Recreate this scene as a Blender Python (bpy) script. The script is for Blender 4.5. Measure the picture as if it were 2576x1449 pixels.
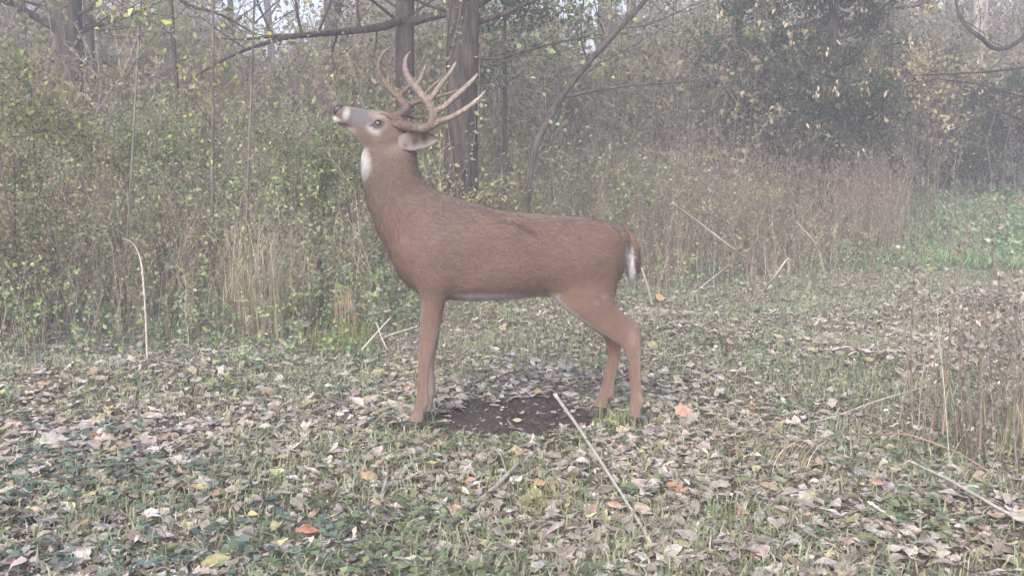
import bpy, bmesh, math, random
import numpy as np
from mathutils import Vector, Matrix

# ------------------------------------------------------------------ scene reset
for o in list(bpy.data.objects):
    bpy.data.objects.remove(o, do_unlink=True)
SC = bpy.context.scene
COL = SC.collection
R = math.radians

# ------------------------------------------------------------------ camera
CAM_H = 1.12
PITCH = R(6.06)
cam_d = bpy.data.cameras.new("camera")
cam = bpy.data.objects.new("camera", cam_d)
COL.objects.link(cam)
cam.location = (0, 0, CAM_H)
cam.rotation_euler = (R(90) - PITCH, 0, 0)
cam_d.sensor_width = 36
cam_d.lens = 36 * 1098 / 1024
cam_d.clip_start = 0.05
cam_d.clip_end = 600
SC.camera = cam

# ------------------------------------------------------------------ sky, sun, exposure
SUN_EL, SUN_ROT = R(32), R(200)
w = bpy.data.worlds.new("World")
SC.world = w
w.use_nodes = True
nt = w.node_tree
nt.nodes.clear()
sky = nt.nodes.new('ShaderNodeTexSky')
sky.sky_type = 'NISHITA'
sky.sun_disc = False
sky.sun_elevation = SUN_EL
sky.sun_rotation = SUN_ROT
sky.air_density = 1.0
sky.dust_density = 4.0
sky.ozone_density = 1.0
hsv = nt.nodes.new('ShaderNodeHueSaturation')
hsv.inputs['Saturation'].default_value = 1.0
bg = nt.nodes.new('ShaderNodeBackground')
bg.inputs['Strength'].default_value = 0.15
wo = nt.nodes.new('ShaderNodeOutputWorld')
nt.links.new(sky.outputs[0], hsv.inputs['Color'])
nt.links.new(hsv.outputs[0], bg.inputs['Color'])
nt.links.new(bg.outputs[0], wo.inputs['Surface'])

sd = bpy.data.lights.new("sun", 'SUN')
sd.energy = 1.5
sd.angle = R(40)
sd.color = (0.95, 0.975, 1.0)
sun = bpy.data.objects.new("sun", sd)
COL.objects.link(sun)
# sun_rotation is measured clockwise from +Y seen from above
sdir = Vector((math.sin(SUN_ROT) * math.cos(SUN_EL), math.cos(SUN_ROT) * math.cos(SUN_EL), math.sin(SUN_EL)))
sun.rotation_euler = sdir.to_track_quat('Z', 'Y').to_euler()
sun.location = (0, -3, 9)

SC.view_settings.view_transform = 'Standard'
SC.view_settings.look = 'None'
SC.view_settings.gamma = 1
SC.view_settings.exposure = 1.22
SC.render.engine = 'CYCLES'
SC.cycles.volume_bounces = 1
SC.cycles.max_bounces = 6
SC.cycles.diffuse_bounces = 3
SC.cycles.transmission_bounces = 3

# ------------------------------------------------------------------ helpers: survey of the place
F = 2762.0
cp, sp = math.cos(PITCH), math.sin(PITCH)


def P(u, v, Y):
    """a surveyed point at distance Y"""
    xc, yc = (u - 1288) / F, (724.5 - v) / F
    dy = cp + sp * yc
    dz = -sp + cp * yc
    t = Y / dy
    return Vector((xc * t, Y, CAM_H + dz * t))


def gh(x, y):
    """height of the ground"""
    x = np.asarray(x, float)
    y = np.asarray(y, float)
    h = 0.030 * np.sin(1.3 * x + 0.7 * y + 1) + 0.022 * np.sin(2.9 * y - 1.7 * x) + 0.012 * np.sin(5.3 * x + 3.1 * y + 2)
    d = np.sqrt((x - 0.02) ** 2 + ((y - 4.8) * 1.1) ** 2)
    h = h * np.clip((d - 0.9) / 1.5, 0, 1)
    h = h + 0.00055 * np.clip(y - 16, 0, 60) ** 2 + (0.012 * np.clip(y - 12, 0, 6) ** 2 + .10 * np.clip(y - 18, 0, 12)) * np.clip((x / np.maximum(y, 1) - .26) / .1, 0, 1)
    return h


def ghs(x, y):
    return float(gh(x, y))


def G(u, v, dz=0.0):
    xc, yc = (u - 1288) / F, (724.5 - v) / F
    dy = cp + sp * yc
    dzz = -sp + cp * yc
    t = -CAM_H / dzz
    for _ in range(4):
        x, y = xc * t, dy * t
        t = (ghs(x, y) - CAM_H) / dzz
    x, y = xc * t, dy * t
    return Vector((x, y, ghs(x, y) + dz))


# ------------------------------------------------------------------ helpers: objects
def tag(o, label=None, cat=None, group=None, kind=None):
    if label:
        o['label'] = label
    if cat:
        o['category'] = cat
    if group:
        o['group'] = group
    if kind:
        o['kind'] = kind
    return o


def empty(name, loc, label=None, cat=None, group=None):
    o = bpy.data.objects.new(name, None)
    o.empty_display_size = 0.1
    COL.objects.link(o)
    o.location = loc
    return tag(o, label, cat, group)


def mesh_np(name, V, Fq, cols=None, smooth=False):
    """V (n,3) float, Fq (m,4) or (m,3) ints, cols (n,3)"""
    me = bpy.data.meshes.new(name)
    V = np.asarray(V, np.float32)
    Fq = np.asarray(Fq, np.int32)
    n, m, k = len(V), len(Fq), Fq.shape[1]
    me.vertices.add(n)
    me.vertices.foreach_set('co', V.ravel())
    me.loops.add(m * k)
    me.loops.foreach_set('vertex_index', Fq.ravel())
    me.polygons.add(m)
    me.polygons.foreach_set('loop_start', np.arange(0, m * k, k, dtype=np.int32))
    me.polygons.foreach_set('loop_total', np.full(m, k, np.int32))
    if smooth:
        me.polygons.foreach_set('use_smooth', np.ones(m, bool))
    me.update(calc_edges=True)
    if cols is not None:
        a = me.color_attributes.new('Col', 'FLOAT_COLOR', 'POINT')
        c4 = np.ones((n, 4), np.float32)
        c4[:, :3] = cols
        a.data.foreach_set('color', c4.ravel())
    me.validate()
    return me


def link(name, me, mat, parent=None, loc=None):
    o = bpy.data.objects.new(name, me)
    COL.objects.link(o)
    if mat is not None:
        me.materials.append(mat)
    if parent is not None:
        o.parent = parent
        if loc is None:
            o.location = -Vector(parent.location)   # meshes are laid out in world units
    if loc is not None:
        o.location = loc
    return o


class Acc:
    """collects quads for one object"""

    def __init__(s):
        s.V, s.F, s.C, s.n = [], [], [], 0

    def add(s, V, Fq, C):
        V = np.asarray(V, float).reshape(-1, 3)
        C = np.asarray(C, float)
        if C.ndim == 1:
            C = np.repeat(C[None], len(V), 0)
        s.V.append(V)
        s.F.append(np.asarray(Fq) + s.n)
        s.C.append(C)
        s.n += len(V)

    def tubes(s, pts, rad, col, sides=3):
        """pts (N,S,3), rad (N,S), col (N,3)"""
        pts = np.asarray(pts, float)
        rad = np.asarray(rad, float)
        N, S, _ = pts.shape
        tan = np.gradient(pts, axis=1)
        tan /= np.linalg.norm(tan, axis=2, keepdims=True) + 1e-9
        ref = np.zeros_like(tan)
        mt = tan.mean(1)
        use = np.abs(mt[:, 2]) > 0.7
        ref[use] = (1, 0, 0)
        ref[~use] = (0, 0, 1)
        a = np.cross(tan, ref)
        a /= np.linalg.norm(a, axis=2, keepdims=True) + 1e-9
        b = np.cross(tan, a)
        th = np.arange(sides) * 2 * math.pi / sides
        V = (pts[:, :, None, :] + rad[:, :, None, None] * (a[:, :, None, :] * np.cos(th)[None, None, :, None]
             + b[:, :, None, :] * np.sin(th)[None, None, :, None]))
        idx = np.arange(N * S * sides).reshape(N, S, sides)
        i0 = idx[:, :-1, :]
        i1 = idx[:, 1:, :]
        q = np.stack([i0, np.roll(i0, -1, 2), np.roll(i1, -1, 2), i1], -1).reshape(-1, 4)
        col = np.asarray(col, float)
        if col.ndim == 1:
            col = np.repeat(col[None], N, 0)
        s.add(V, q, np.repeat(col, S * sides, 0))

    def leaves(s, c, ln, wd, col, rng, flat=0.0, fold=0.25, droop=0.0, dirs=None):
        """one folded, pointed leaf per row of c"""
        N = len(c)
        if N == 0:
            return
        if dirs is None:
            d = rng.normal(size=(N, 3))
            d[:, 2] = d[:, 2] * (1 - flat) - droop
        else:
            d = dirs + rng.normal(size=(N, 3)) * 0.15
        d /= np.linalg.norm(d, axis=1, keepdims=True) + 1e-9
        nrm = rng.normal(size=(N, 3)) * (1 - flat)
        nrm[:, 2] += flat * 1.5 + 0.15
        side = np.cross(d, nrm)
        side /= np.linalg.norm(side, axis=1, keepdims=True) + 1e-9
        nn = np.cross(side, d)
        ln = np.asarray(ln).reshape(-1, 1) * np.ones((N, 1))
        wd = np.asarray(wd).reshape(-1, 1) * np.ones((N, 1))
        k = rng.uniform(0.35, 0.6, (N, 1))
        V = np.stack([c, c + d * ln * k + side * wd * 0.5 + nn * wd * fold,
                      c + d * ln - nn * ln * 0.12 * rng.uniform(-1, 1.5, (N, 1)),
                      c + d * ln * k - side * wd * 0.5 + nn * wd * fold], 1)
        q = np.arange(4 * N).reshape(N, 4)
        s.add(V, q, np.repeat(col, 4, 0))

    def mesh(s, name, smooth=False):
        return mesh_np(name, np.concatenate(s.V), np.concatenate(s.F), np.concatenate(s.C), smooth)


def pick(rng, pal, N, jit=0.12):
    """rows of palette colours, jittered in value"""
    pal = np.array(pal, float)
    wts = pal[:, 3] / pal[:, 3].sum()
    i = rng.choice(len(pal), N, p=wts)
    c = pal[i, :3] * (1 + rng.normal(size=(N, 1)) * jit)
    return np.clip(c * (1 + rng.normal(size=(N, 3)) * 0.03), 0.005, 0.9)


# ------------------------------------------------------------------ materials
def mat_attr(name, rough=0.8, trans=0.0, bump=0.0, bscale=60, sat=1.0, var=0.25, vscale=25, spec=0.3):
    m = bpy.data.materials.new(name)
    m.use_nodes = True
    t = m.node_tree
    t.nodes.clear()
    out = t.nodes.new('ShaderNodeOutputMaterial')
    pr = t.nodes.new('ShaderNodeBsdfPrincipled')
    pr.inputs['Roughness'].default_value = rough
    pr.inputs['Specular IOR Level'].default_value = spec
    at = t.nodes.new('ShaderNodeAttribute')
    at.attribute_name = 'Col'
    tc = t.nodes.new('ShaderNodeTexCoord')
    nz = t.nodes.new('ShaderNodeTexNoise')
    nz.inputs['Scale'].default_value = vscale
    nz.inputs['Detail'].default_value = 4
    t.links.new(tc.outputs['Object'], nz.inputs['Vector'])
    mr = t.nodes.new('ShaderNodeMapRange')
    mr.inputs['From Min'].default_value = 0.3
    mr.inputs['From Max'].default_value = 0.7
    mr.inputs['To Min'].default_value = 1 - var
    mr.inputs['To Max'].default_value = 1 + var
    t.links.new(nz.outputs[0], mr.inputs['Value'])
    mx = t.nodes.new('ShaderNodeVectorMath')
    mx.operation = 'SCALE'
    t.links.new(at.outputs['Color'], mx.inputs[0])
    t.links.new(mr.outputs[0], mx.inputs['Scale'])
    t.links.new(mx.outputs[0], pr.inputs['Base Color'])
    last = pr
    if bump > 0:
        n2 = t.nodes.new('ShaderNodeTexNoise')
        n2.inputs['Scale'].default_value = bscale
        n2.inputs['Detail'].default_value = 6
        t.links.new(tc.outputs['Object'], n2.inputs['Vector'])
        bp = t.nodes.new('ShaderNodeBump')
        bp.inputs['Strength'].default_value = bump
        bp.inputs['Distance'].default_value = 0.01
        t.links.new(n2.outputs[0], bp.inputs['Height'])
        t.links.new(bp.outputs[0], pr.inputs['Normal'])
    if trans > 0:
        tr = t.nodes.new('ShaderNodeBsdfTranslucent')
        t.links.new(mx.outputs[0], tr.inputs['Color'])
        ms = t.nodes.new('ShaderNodeMixShader')
        ms.inputs[0].default_value = trans
        t.links.new(pr.outputs[0], ms.inputs[1])
        t.links.new(tr.outputs[0], ms.inputs[2])
        last = ms
    t.links.new(last.outputs[0], out.inputs['Surface'])
    return m


M_LEAF = mat_attr('green leaf', 0.6, trans=0.3, var=0.2, vscale=9)
M_DRY = mat_attr('dry leaf', 0.85, trans=0.12, var=0.28, vscale=45, bump=0.3, bscale=90)
M_STEM = mat_attr('dry stem', 0.85, var=0.3, vscale=30)
M_STICK = mat_attr('bleached stick', 0.8, var=0.25, vscale=60, bump=0.4, bscale=200)


def mat_bark(name, base, dark, scale=1.0):
    m = bpy.data.materials.new(name)
    m.use_nodes = True
    t = m.node_tree
    pr = t.nodes['Principled BSDF']
    pr.inputs['Roughness'].default_value = 0.9
    pr.inputs['Specular IOR Level'].default_value = 0.2
    tc = t.nodes.new('ShaderNodeTexCoord')
    mp = t.nodes.new('ShaderNodeMapping')
    mp.inputs['Scale'].default_value = (14 * scale, 14 * scale, 3 * scale)
    t.links.new(tc.outputs['Object'], mp.inputs['Vector'])
    nz = t.nodes.new('ShaderNodeTexNoise')
    nz.inputs['Scale'].default_value = 1.6
    nz.inputs['Detail'].default_value = 7
    nz.inputs['Roughness'].default_value = 0.65
    t.links.new(mp.outputs[0], nz.inputs['Vector'])
    cr = t.nodes.new('ShaderNodeValToRGB')
    cr.color_ramp.elements[0].position = 0.36
    cr.color_ramp.elements[0].color = (*dark, 1)
    cr.color_ramp.elements[1].position = 0.66
    cr.color_ramp.elements[1].color = (*base, 1)
    t.links.new(nz.outputs[0], cr.inputs[0])
    t.links.new(cr.outputs[0], pr.inputs['Base Color'])
    bp = t.nodes.new('ShaderNodeBump')
    bp.inputs['Strength'].default_value = 0.9
    bp.inputs['Distance'].default_value = 0.03
    t.links.new(nz.outputs[0], bp.inputs['Height'])
    t.links.new(bp.outputs[0], pr.inputs['Normal'])
    return m


B_GREY = mat_bark('grey brown bark', (0.12, 0.105, 0.10), (0.035, 0.03, 0.028))
B_DARK = mat_bark('dark bark', (0.10, 0.085, 0.075), (0.022, 0.018, 0.016))
B_SAP = mat_bark('sapling bark', (0.24, 0.21, 0.19), (0.10, 0.085, 0.08))
B_PALE = mat_bark('pale bark', (0.42, 0.40, 0.38), (0.20, 0.18, 0.17), 0.5)


def mat_ground():
    m = bpy.data.materials.new('woodland soil')
    m.use_nodes = True
    t = m.node_tree
    pr = t.nodes['Principled BSDF']
    pr.inputs['Roughness'].default_value = 0.95
    pr.inputs['Specular IOR Level'].default_value = 0.15
    tc = t.nodes.new('ShaderNodeTexCoord')
    n1 = t.nodes.new('ShaderNodeTexNoise')
    n1.inputs['Scale'].default_value = 14
    n1.inputs['Detail'].default_value = 9
    n1.inputs['Roughness'].default_value = 0.75
    t.links.new(tc.outputs['Object'], n1.inputs['Vector'])
    cr = t.nodes.new('ShaderNodeValToRGB')
    e = cr.color_ramp.elements
    e[0].position = 0.32
    e[0].color = (0.15, 0.135, 0.105, 1)
    e[1].position = 0.72
    e[1].color = (0.30, 0.26, 0.19, 1)
    k = e.new(0.5)
    k.color = (0.24, 0.22, 0.16, 1)
    t.links.new(n1.outputs[0], cr.inputs[0])
    t.links.new(cr.outputs[0], pr.inputs['Base Color'])
    bp = t.nodes.new('ShaderNodeBump')
    bp.inputs['Strength'].default_value = 1
    bp.inputs['Distance'].default_value = 0.03
    t.links.new(n1.outputs[0], bp.inputs['Height'])
    t.links.new(bp.outputs[0], pr.inputs['Normal'])
    return m


def mat_soil():
    m = bpy.data.materials.new('bare earth')
    m.use_nodes = True
    t = m.node_tree
    pr = t.nodes['Principled BSDF']
    pr.inputs['Roughness'].default_value = 0.95
    pr.inputs['Specular IOR Level'].default_value = 0.15
    tc = t.nodes.new('ShaderNodeTexCoord')
    n1 = t.nodes.new('ShaderNodeTexNoise')
    n1.inputs['Scale'].default_value = 28
    n1.inputs['Detail'].default_value = 8
    n1.inputs['Roughness'].default_value = 0.7
    t.links.new(tc.outputs['Object'], n1.inputs['Vector'])
    cr = t.nodes.new('ShaderNodeValToRGB')
    e = cr.color_ramp.elements
    e[0].position = 0.3
    e[0].color = (0.038, 0.031, 0.026, 1)
    e[1].position = 0.75
    e[1].color = (0.125, 0.098, 0.085, 1)
    t.links.new(n1.outputs[0], cr.inputs[0])
    t.links.new(cr.outputs[0], pr.inputs['Base Color'])
    bp = t.nodes.new('ShaderNodeBump')
    bp.inputs['Strength'].default_value = 1
    bp.inputs['Distance'].default_value = 0.015
    t.links.new(n1.outputs[0], bp.inputs['Height'])
    t.links.new(bp.outputs[0], pr.inputs['Normal'])
    return m


# ------------------------------------------------------------------ ground
def axis(lo, hi, dense_lo, dense_hi, step, coarse):
    a = list(np.arange(lo, dense_lo, coarse)) + list(np.arange(dense_lo, dense_hi, step)) + list(np.arange(dense_hi, hi + coarse, coarse))
    return np.array(a)


gx = axis(-80, 80, -9, 9, 0.12, 3.0)
gy = axis(-20, 110, 1.5, 18, 0.12, 3.0)
X, Yg = np.meshgrid(gx, gy)
Z = gh(X, Yg)
nx, ny = len(gx), len(gy)
idx = np.arange(nx * ny).reshape(ny, nx)
q = np.stack([idx[:-1, :-1], idx[:-1, 1:], idx[1:, 1:], idx[1:, :-1]], -1).reshape(-1, 4)
o = link('ground', mesh_np('ground', np.stack([X, Yg, Z], -1).reshape(-1, 3), q, smooth=True), mat_ground())
tag(o, 'woodland floor under the leaf litter', None, kind='structure')

# the pawed patch of bare earth between the deer's feet
sc = G(1295, 1056)
rngS = np.random.RandomState(5)
nr, na = 26, 90
V, Fq = [], []


def soil_r(a):
    return 1 + 0.10 * math.sin(2 * a + 1) + 0.09 * math.sin(5 * a + 2) + 0.07 * math.sin(9 * a) + 0.05 * math.sin(17 * a + 1)


SRX, SRY = 0.36, 0.50
for i in range(nr + 1):
    for j in range(na):
        a = 2 * math.pi * j / na
        r = i / nr
        rr = r * soil_r(a)
        x, y = sc.x + rr * SRX * math.cos(a), sc.y + rr * SRY * math.sin(a)
        z = ghs(x, y) + 0.005 + (1 - r) * 0.003 + (rngS.normal() * 0.007 if 0 < i < nr else 0) - (0.008 if i == nr else 0)
        V.append((x, y, z))
for i in range(nr):
    for j in range(na):
        Fq.append((i * na + j, (i + 1) * na + j, (i + 1) * na + (j + 1) % na, i * na + (j + 1) % na))
o = link('bare_soil', mesh_np('bare_soil', V, Fq, smooth=True), mat_soil())
tag(o, 'dark pawed patch of bare earth between the front and hind feet of the deer', kind='structure')


def in_soil(x, y, m=0.0):
    a = np.arctan2((y - sc.y) / SRY, (x - sc.x) / SRX)
    r = np.sqrt(((x - sc.x) / SRX) ** 2 + ((y - sc.y) / SRY) ** 2)
    rr = 1 + 0.10 * np.sin(2 * a + 1) + 0.09 * np.sin(5 * a + 2) + 0.07 * np.sin(9 * a)
    return r < rr * (1 + m)


# smooth pseudo-noise used to patch species together
def field(x, y, s, seed):
    r = np.random.RandomState(seed)
    v = 0
    for k in range(6):
        a, b, c = r.uniform(-1, 1, 3)
        fr = s * r.uniform(0.6, 1.8)
        v = v + np.sin(fr * (a * x + b * y) * 2 + c * 9)
    return v / 6 * 1.8


# edge of the clearing: distance at which the tall weeds begin, by bearing x/y
BX = np.array([-0.75, -0.47, -0.33, -0.20, -0.13, -0.04, 0.05, 0.12, 0.2, 0.3, 0.40, 0.47, 0.75])
BY = np.array([5.7, 6.3, 6.8, 7.1, 7.4, 8.8, 9.3, 9.9, 10.9, 11.8, 12.2, 12.8, 14.0])


def edge(x, y):
    return np.interp(x / y, BX, BY)


# ------------------------------------------------------------------ leaf litter
def litter_template(kind):
    """outline on a small grid: rows across the leaf, 3 verts per row"""
    if kind == 0:      # oval, pointed
        ts = [0, .15, .35, .6, .82, 1.0]
        ws = [.02, .20, .29, .25, .13, .0]
    elif kind == 1:    # lobed, oak-like
        ts = [0, .14, .26, .38, .50, .62, .74, .87, 1.0]
        ws = [.02, .10, .30, .14, .36, .17, .30, .16, .02]
    elif kind == 2:    # broad, maple-like
        ts = [0, .08, .25, .38, .52, .64, .8, 1.0]
        ws = [.02, .38, .30, .52, .30, .34, .12, .0]
    else:              # narrow
        ts = [0, .2, .45, .7, 1.0]
        ws = [.01, .10, .14, .10, .0]
    V = []
    for t_, w_ in zip(ts, ws):
        V += [(t_ - .5, w_, 0), (t_ - .5, 0, 0), (t_ - .5, -w_, 0)]
    Fq = []
    for i in range(len(ts) - 1):
        for j in range(2):
            a = i * 3 + j
            Fq.append((a, a + 3, a + 4, a + 1))
    return np.array(V, float), np.array(Fq)


def scatter_litter(acc, rng, x, y, size, cols, kind, lift=0.0, tiltmax=0.17):
    Vt, Ft = litter_template(kind)
    N, K = len(x), len(Vt)
    a = rng.uniform(0, 2 * math.pi, N)
    V = np.repeat(Vt[None], N, 0).copy()
    cu = rng.normal(0, 0.35, N)[:, None]
    cv = rng.normal(0.25, 0.40, N)[:, None]
    cr = rng.normal(0, 0.6, N)[:, None]
    X_, Y_ = V[:, :, 0].copy(), V[:, :, 1].copy()
    V[:, :, 2] = cu * X_ ** 2 + cv * Y_ ** 2 * 1.6 + cr * X_ * Y_ + rng.normal(0, 0.03, (N, K))
    V[:, :, :2] += rng.normal(0, .035, (N, K, 2))
    V *= size[:, None, None]
    tx = rng.normal(0, tiltmax, N)
    ty = rng.normal(0, tiltmax, N)
    # tilt about local axes then spin
    cx, sx_ = np.cos(tx)[:, None], np.sin(tx)[:, None]
    y1 = V[:, :, 1] * cx - V[:, :, 2] * sx_
    z1 = V[:, :, 1] * sx_ + V[:, :, 2] * cx
    cy, sy_ = np.cos(ty)[:, None], np.sin(ty)[:, None]
    x1 = V[:, :, 0] * cy + z1 * sy_
    z2 = -V[:, :, 0] * sy_ + z1 * cy
    ca, sa = np.cos(a)[:, None], np.sin(a)[:, None]
    x2 = x1 * ca - y1 * sa
    y2 = x1 * sa + y1 * ca
    zmin = z2.min(1)
    base = gh(x, y) + 0.002 + lift + rng.uniform(0, 0.012, N)
    W = np.stack([x[:, None] + x2, y[:, None] + y2, base[:, None] + z2 - zmin[:, None] * 0.7], -1)
    Fa = (Ft[None] + (np.arange(N) * K)[:, None, None]).reshape(-1, 4)
    # slightly different tone along the rib
    C = np.repeat(cols[:, None, :], K, 1)
    C[:, 1::3, :] *= 0.86
    acc.add(W.reshape(-1, 3), Fa, C.reshape(-1, 3))


def ground_points(rng, N, y0, y1, power=1.0, margin=0.56):
    """points in the wedge the clearing covers, uniform per area for power=1, denser near for power<1"""
    u = rng.uniform(0, 1, N)
    y = (y0 ** (2 * power) + u * (y1 ** (2 * power) - y0 ** (2 * power))) ** (1 / (2 * power))
    x = rng.uniform(-margin, margin, N) * y
    return x, y


HOOVES = [(P(u_, 900, Y_).x, Y_) for u_, Y_ in ((1035, 4.685), (1065, 4.885), (1590, 4.745), (1502, 4.935))]
rng = np.random.RandomState(11)
LIT = [(.46, .405, .365, 7), (.39, .34, .305, 7), (.52, .465, .43, 3.5), (.33, .28, .245, 4), (.26, .21, .18, 2),
       (.46, .37, .27, 2), (.42, .31, .24, .9), (.45, .28, .17, .10), (.46, .42, .22, .9), (.34, .33, .19, 1), (.60, .55, .51, 1.5)]
acc = Acc()
for kind, n in ((0, 32000), (1, 8000), (2, 900), (3, 20000)):
    x, y = ground_points(rng, n * 2, 2.2, 17.5, 0.62)
    dens = np.clip(0.66 + 0.6 * field(x, y, 1.2, 3) - .22 * np.clip((x / y + .02) * 4, 0, 1), 0.10, 1)
    e = edge(x, y)
    dens *= np.clip(1 - (y - e + 0.3) / 1.6, 0.10, 1)
    # fewer leaves where the turf shows, along the right of the track
    keep = rng.uniform(size=len(x)) < dens
    keep &= ~(in_soil(x, y, -0.05 - .16 * (field(x, y, 9, 4) > .1)) & (rng.uniform(size=len(x)) < 0.975))
    for hx, hy in HOOVES:
        keep &= ((x - hx) / .085) ** 2 + ((y - hy + .05) / .12) ** 2 > 1
    x, y = x[keep], y[keep]
    sz = (0.032 + 0.056 * rng.uniform(size=len(x)) ** 1.5) * (1.15 if kind in (1, 2) else 1)
    scatter_litter(acc, rng, x, y, sz, pick(rng, LIT, len(x), 0.16), kind, lift=rng.choice([0, .006, .012, .02], len(x)))
# crumbs: broken bits between the whole leaves
x, y = ground_points(rng, 110000, 2.3, 15, 0.6)
k = ~in_soil(x, y, 0) | (rng.uniform(size=len(x)) < 0.10)
x, y = x[k], y[k]
c = np.stack([x, y, gh(x, y) + rng.uniform(0.004, 0.02, len(x))], 1)
acc.leaves(c, rng.uniform(.012, .035, len(x)), rng.uniform(.006, .02, len(x)), pick(rng, LIT, len(x), 0.25), rng, flat=0.7)
o = link('leaf_litter', acc.mesh('leaf_litter'), M_DRY)
tag(o, 'pale fallen leaves covering the clearing floor', kind='stuff')

# ------------------------------------------------------------------ short grass and creeping green plants
GRN = [(.27, .31, .18, 4), (.32, .35, .21, 3), (.22, .26, .155, 3), (.34, .34, .22, 2), (.23, .27, .19, 2), (.44, .40, .31, 2)]
rng = np.random.RandomState(21)
acc = Acc()
x, y = ground_points(rng, 300000, 2.2, 17.5, 0.62)
g = field(x, y, 1.6, 8) + 0.5 * field(x, y, 5, 9)
keep = rng.uniform(size=len(x)) < np.clip(0.48 + 0.60 * g + .15 * np.clip((x / y + .02) * 4, 0, 1), 0.12, 1)
keep &= ~in_soil(x, y, 0.02)
x, y, g = x[keep], y[keep], g[keep]
N = len(x)
h = rng.uniform(0.025, 0.065, N)
ang = rng.uniform(0, 2 * math.pi, N)
lean = rng.uniform(0.2, 1.3, N) * h
b0 = np.stack([x, y, gh(x, y)], 1)
mid = b0 + np.stack([np.cos(ang) * lean * .4, np.sin(ang) * lean * .4, h * .75], 1)
tip = b0 + np.stack([np.cos(ang) * lean, np.sin(ang) * lean, h], 1)
sa = ang + math.pi / 2 + rng.normal(0, .5, N)
wv = np.stack([np.cos(sa), np.sin(sa), 0 * sa], 1) * rng.uniform(.0012, .003, N)[:, None]
V = np.stack([b0 - wv, b0 + wv, mid + wv, mid - wv, tip], 1)
q1 = np.array([[0, 1, 2, 3]])
base = (np.arange(N) * 5)[:, None, None]
cols = pick(rng, GRN, N, 0.18)
Fa = (q1[None] + base).reshape(-1, 4)
Fb = (np.array([[3, 2, 4, 4]])[None] + base).reshape(-1, 4)
# upper triangle as a thin quad of its own
V2 = np.stack([mid - wv, mid + wv, tip + wv * .15, tip - wv * .15], 1)
acc.add(V[:, :4].reshape(-1, 3), np.arange(4 * N).reshape(N, 4), np.repeat(cols, 4, 0))
acc.add(V2.reshape(-1, 3), np.arange(4 * N).reshape(N, 4), np.repeat(cols, 4, 0))
o = link('short_grass', acc.mesh('short_grass'), M_LEAF)
tag(o, 'thin green turf showing between the fallen leaves', kind='stuff')

# clover and ground ivy: round small leaves a few cm above the ground
rng = np.random.RandomState(22)
acc = Acc()
x, y = ground_points(rng, 42000, 2.2, 16, 0.60)
bear = x / y
g = field(x, y, 2.4, 31) + np.clip(-bear * 1.3 - 0.30, 0, .4) + np.where(y < 3.6, .1, 0)
keep = (rng.uniform(size=len(x)) < np.clip(0.05 + 0.60 * g, 0.01, .8)) & ~in_soil(x, y, 0.03)
x, y, bear = x[keep], y[keep], bear[keep]
N = len(x)
cg = pick(rng, [(.16, .22, .13, 3), (.20, .25, .13, 3), (.23, .26, .13, 2)], N, .2)
cl = pick(rng, [(.14, .205, .165, 3), (.17, .235, .19, 3), (.20, .245, .17, 2)], N, .2)
left = (rng.uniform(size=N) < np.clip(-bear * 3 - .1, 0, 1))[:, None]
cols = np.where(left, cl, cg)
z = gh(x, y) + rng.uniform(.015, .06, N)
for k in range(3):
    a = rng.uniform(0, 6.28, N)
    dd = np.stack([np.cos(a), np.sin(a), rng.uniform(-.2, .4, N)], 1)
    s_ = rng.uniform(.016, .036, N)
    acc.leaves(np.stack([x, y, z], 1), s_, s_ * .95, cols, rng, flat=.75, fold=.12, dirs=dd)
o = link('ground_ivy', acc.mesh('ground_ivy'), M_LEAF)
tag(o, 'low creeping green plants with small round leaves', kind='stuff')


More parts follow.
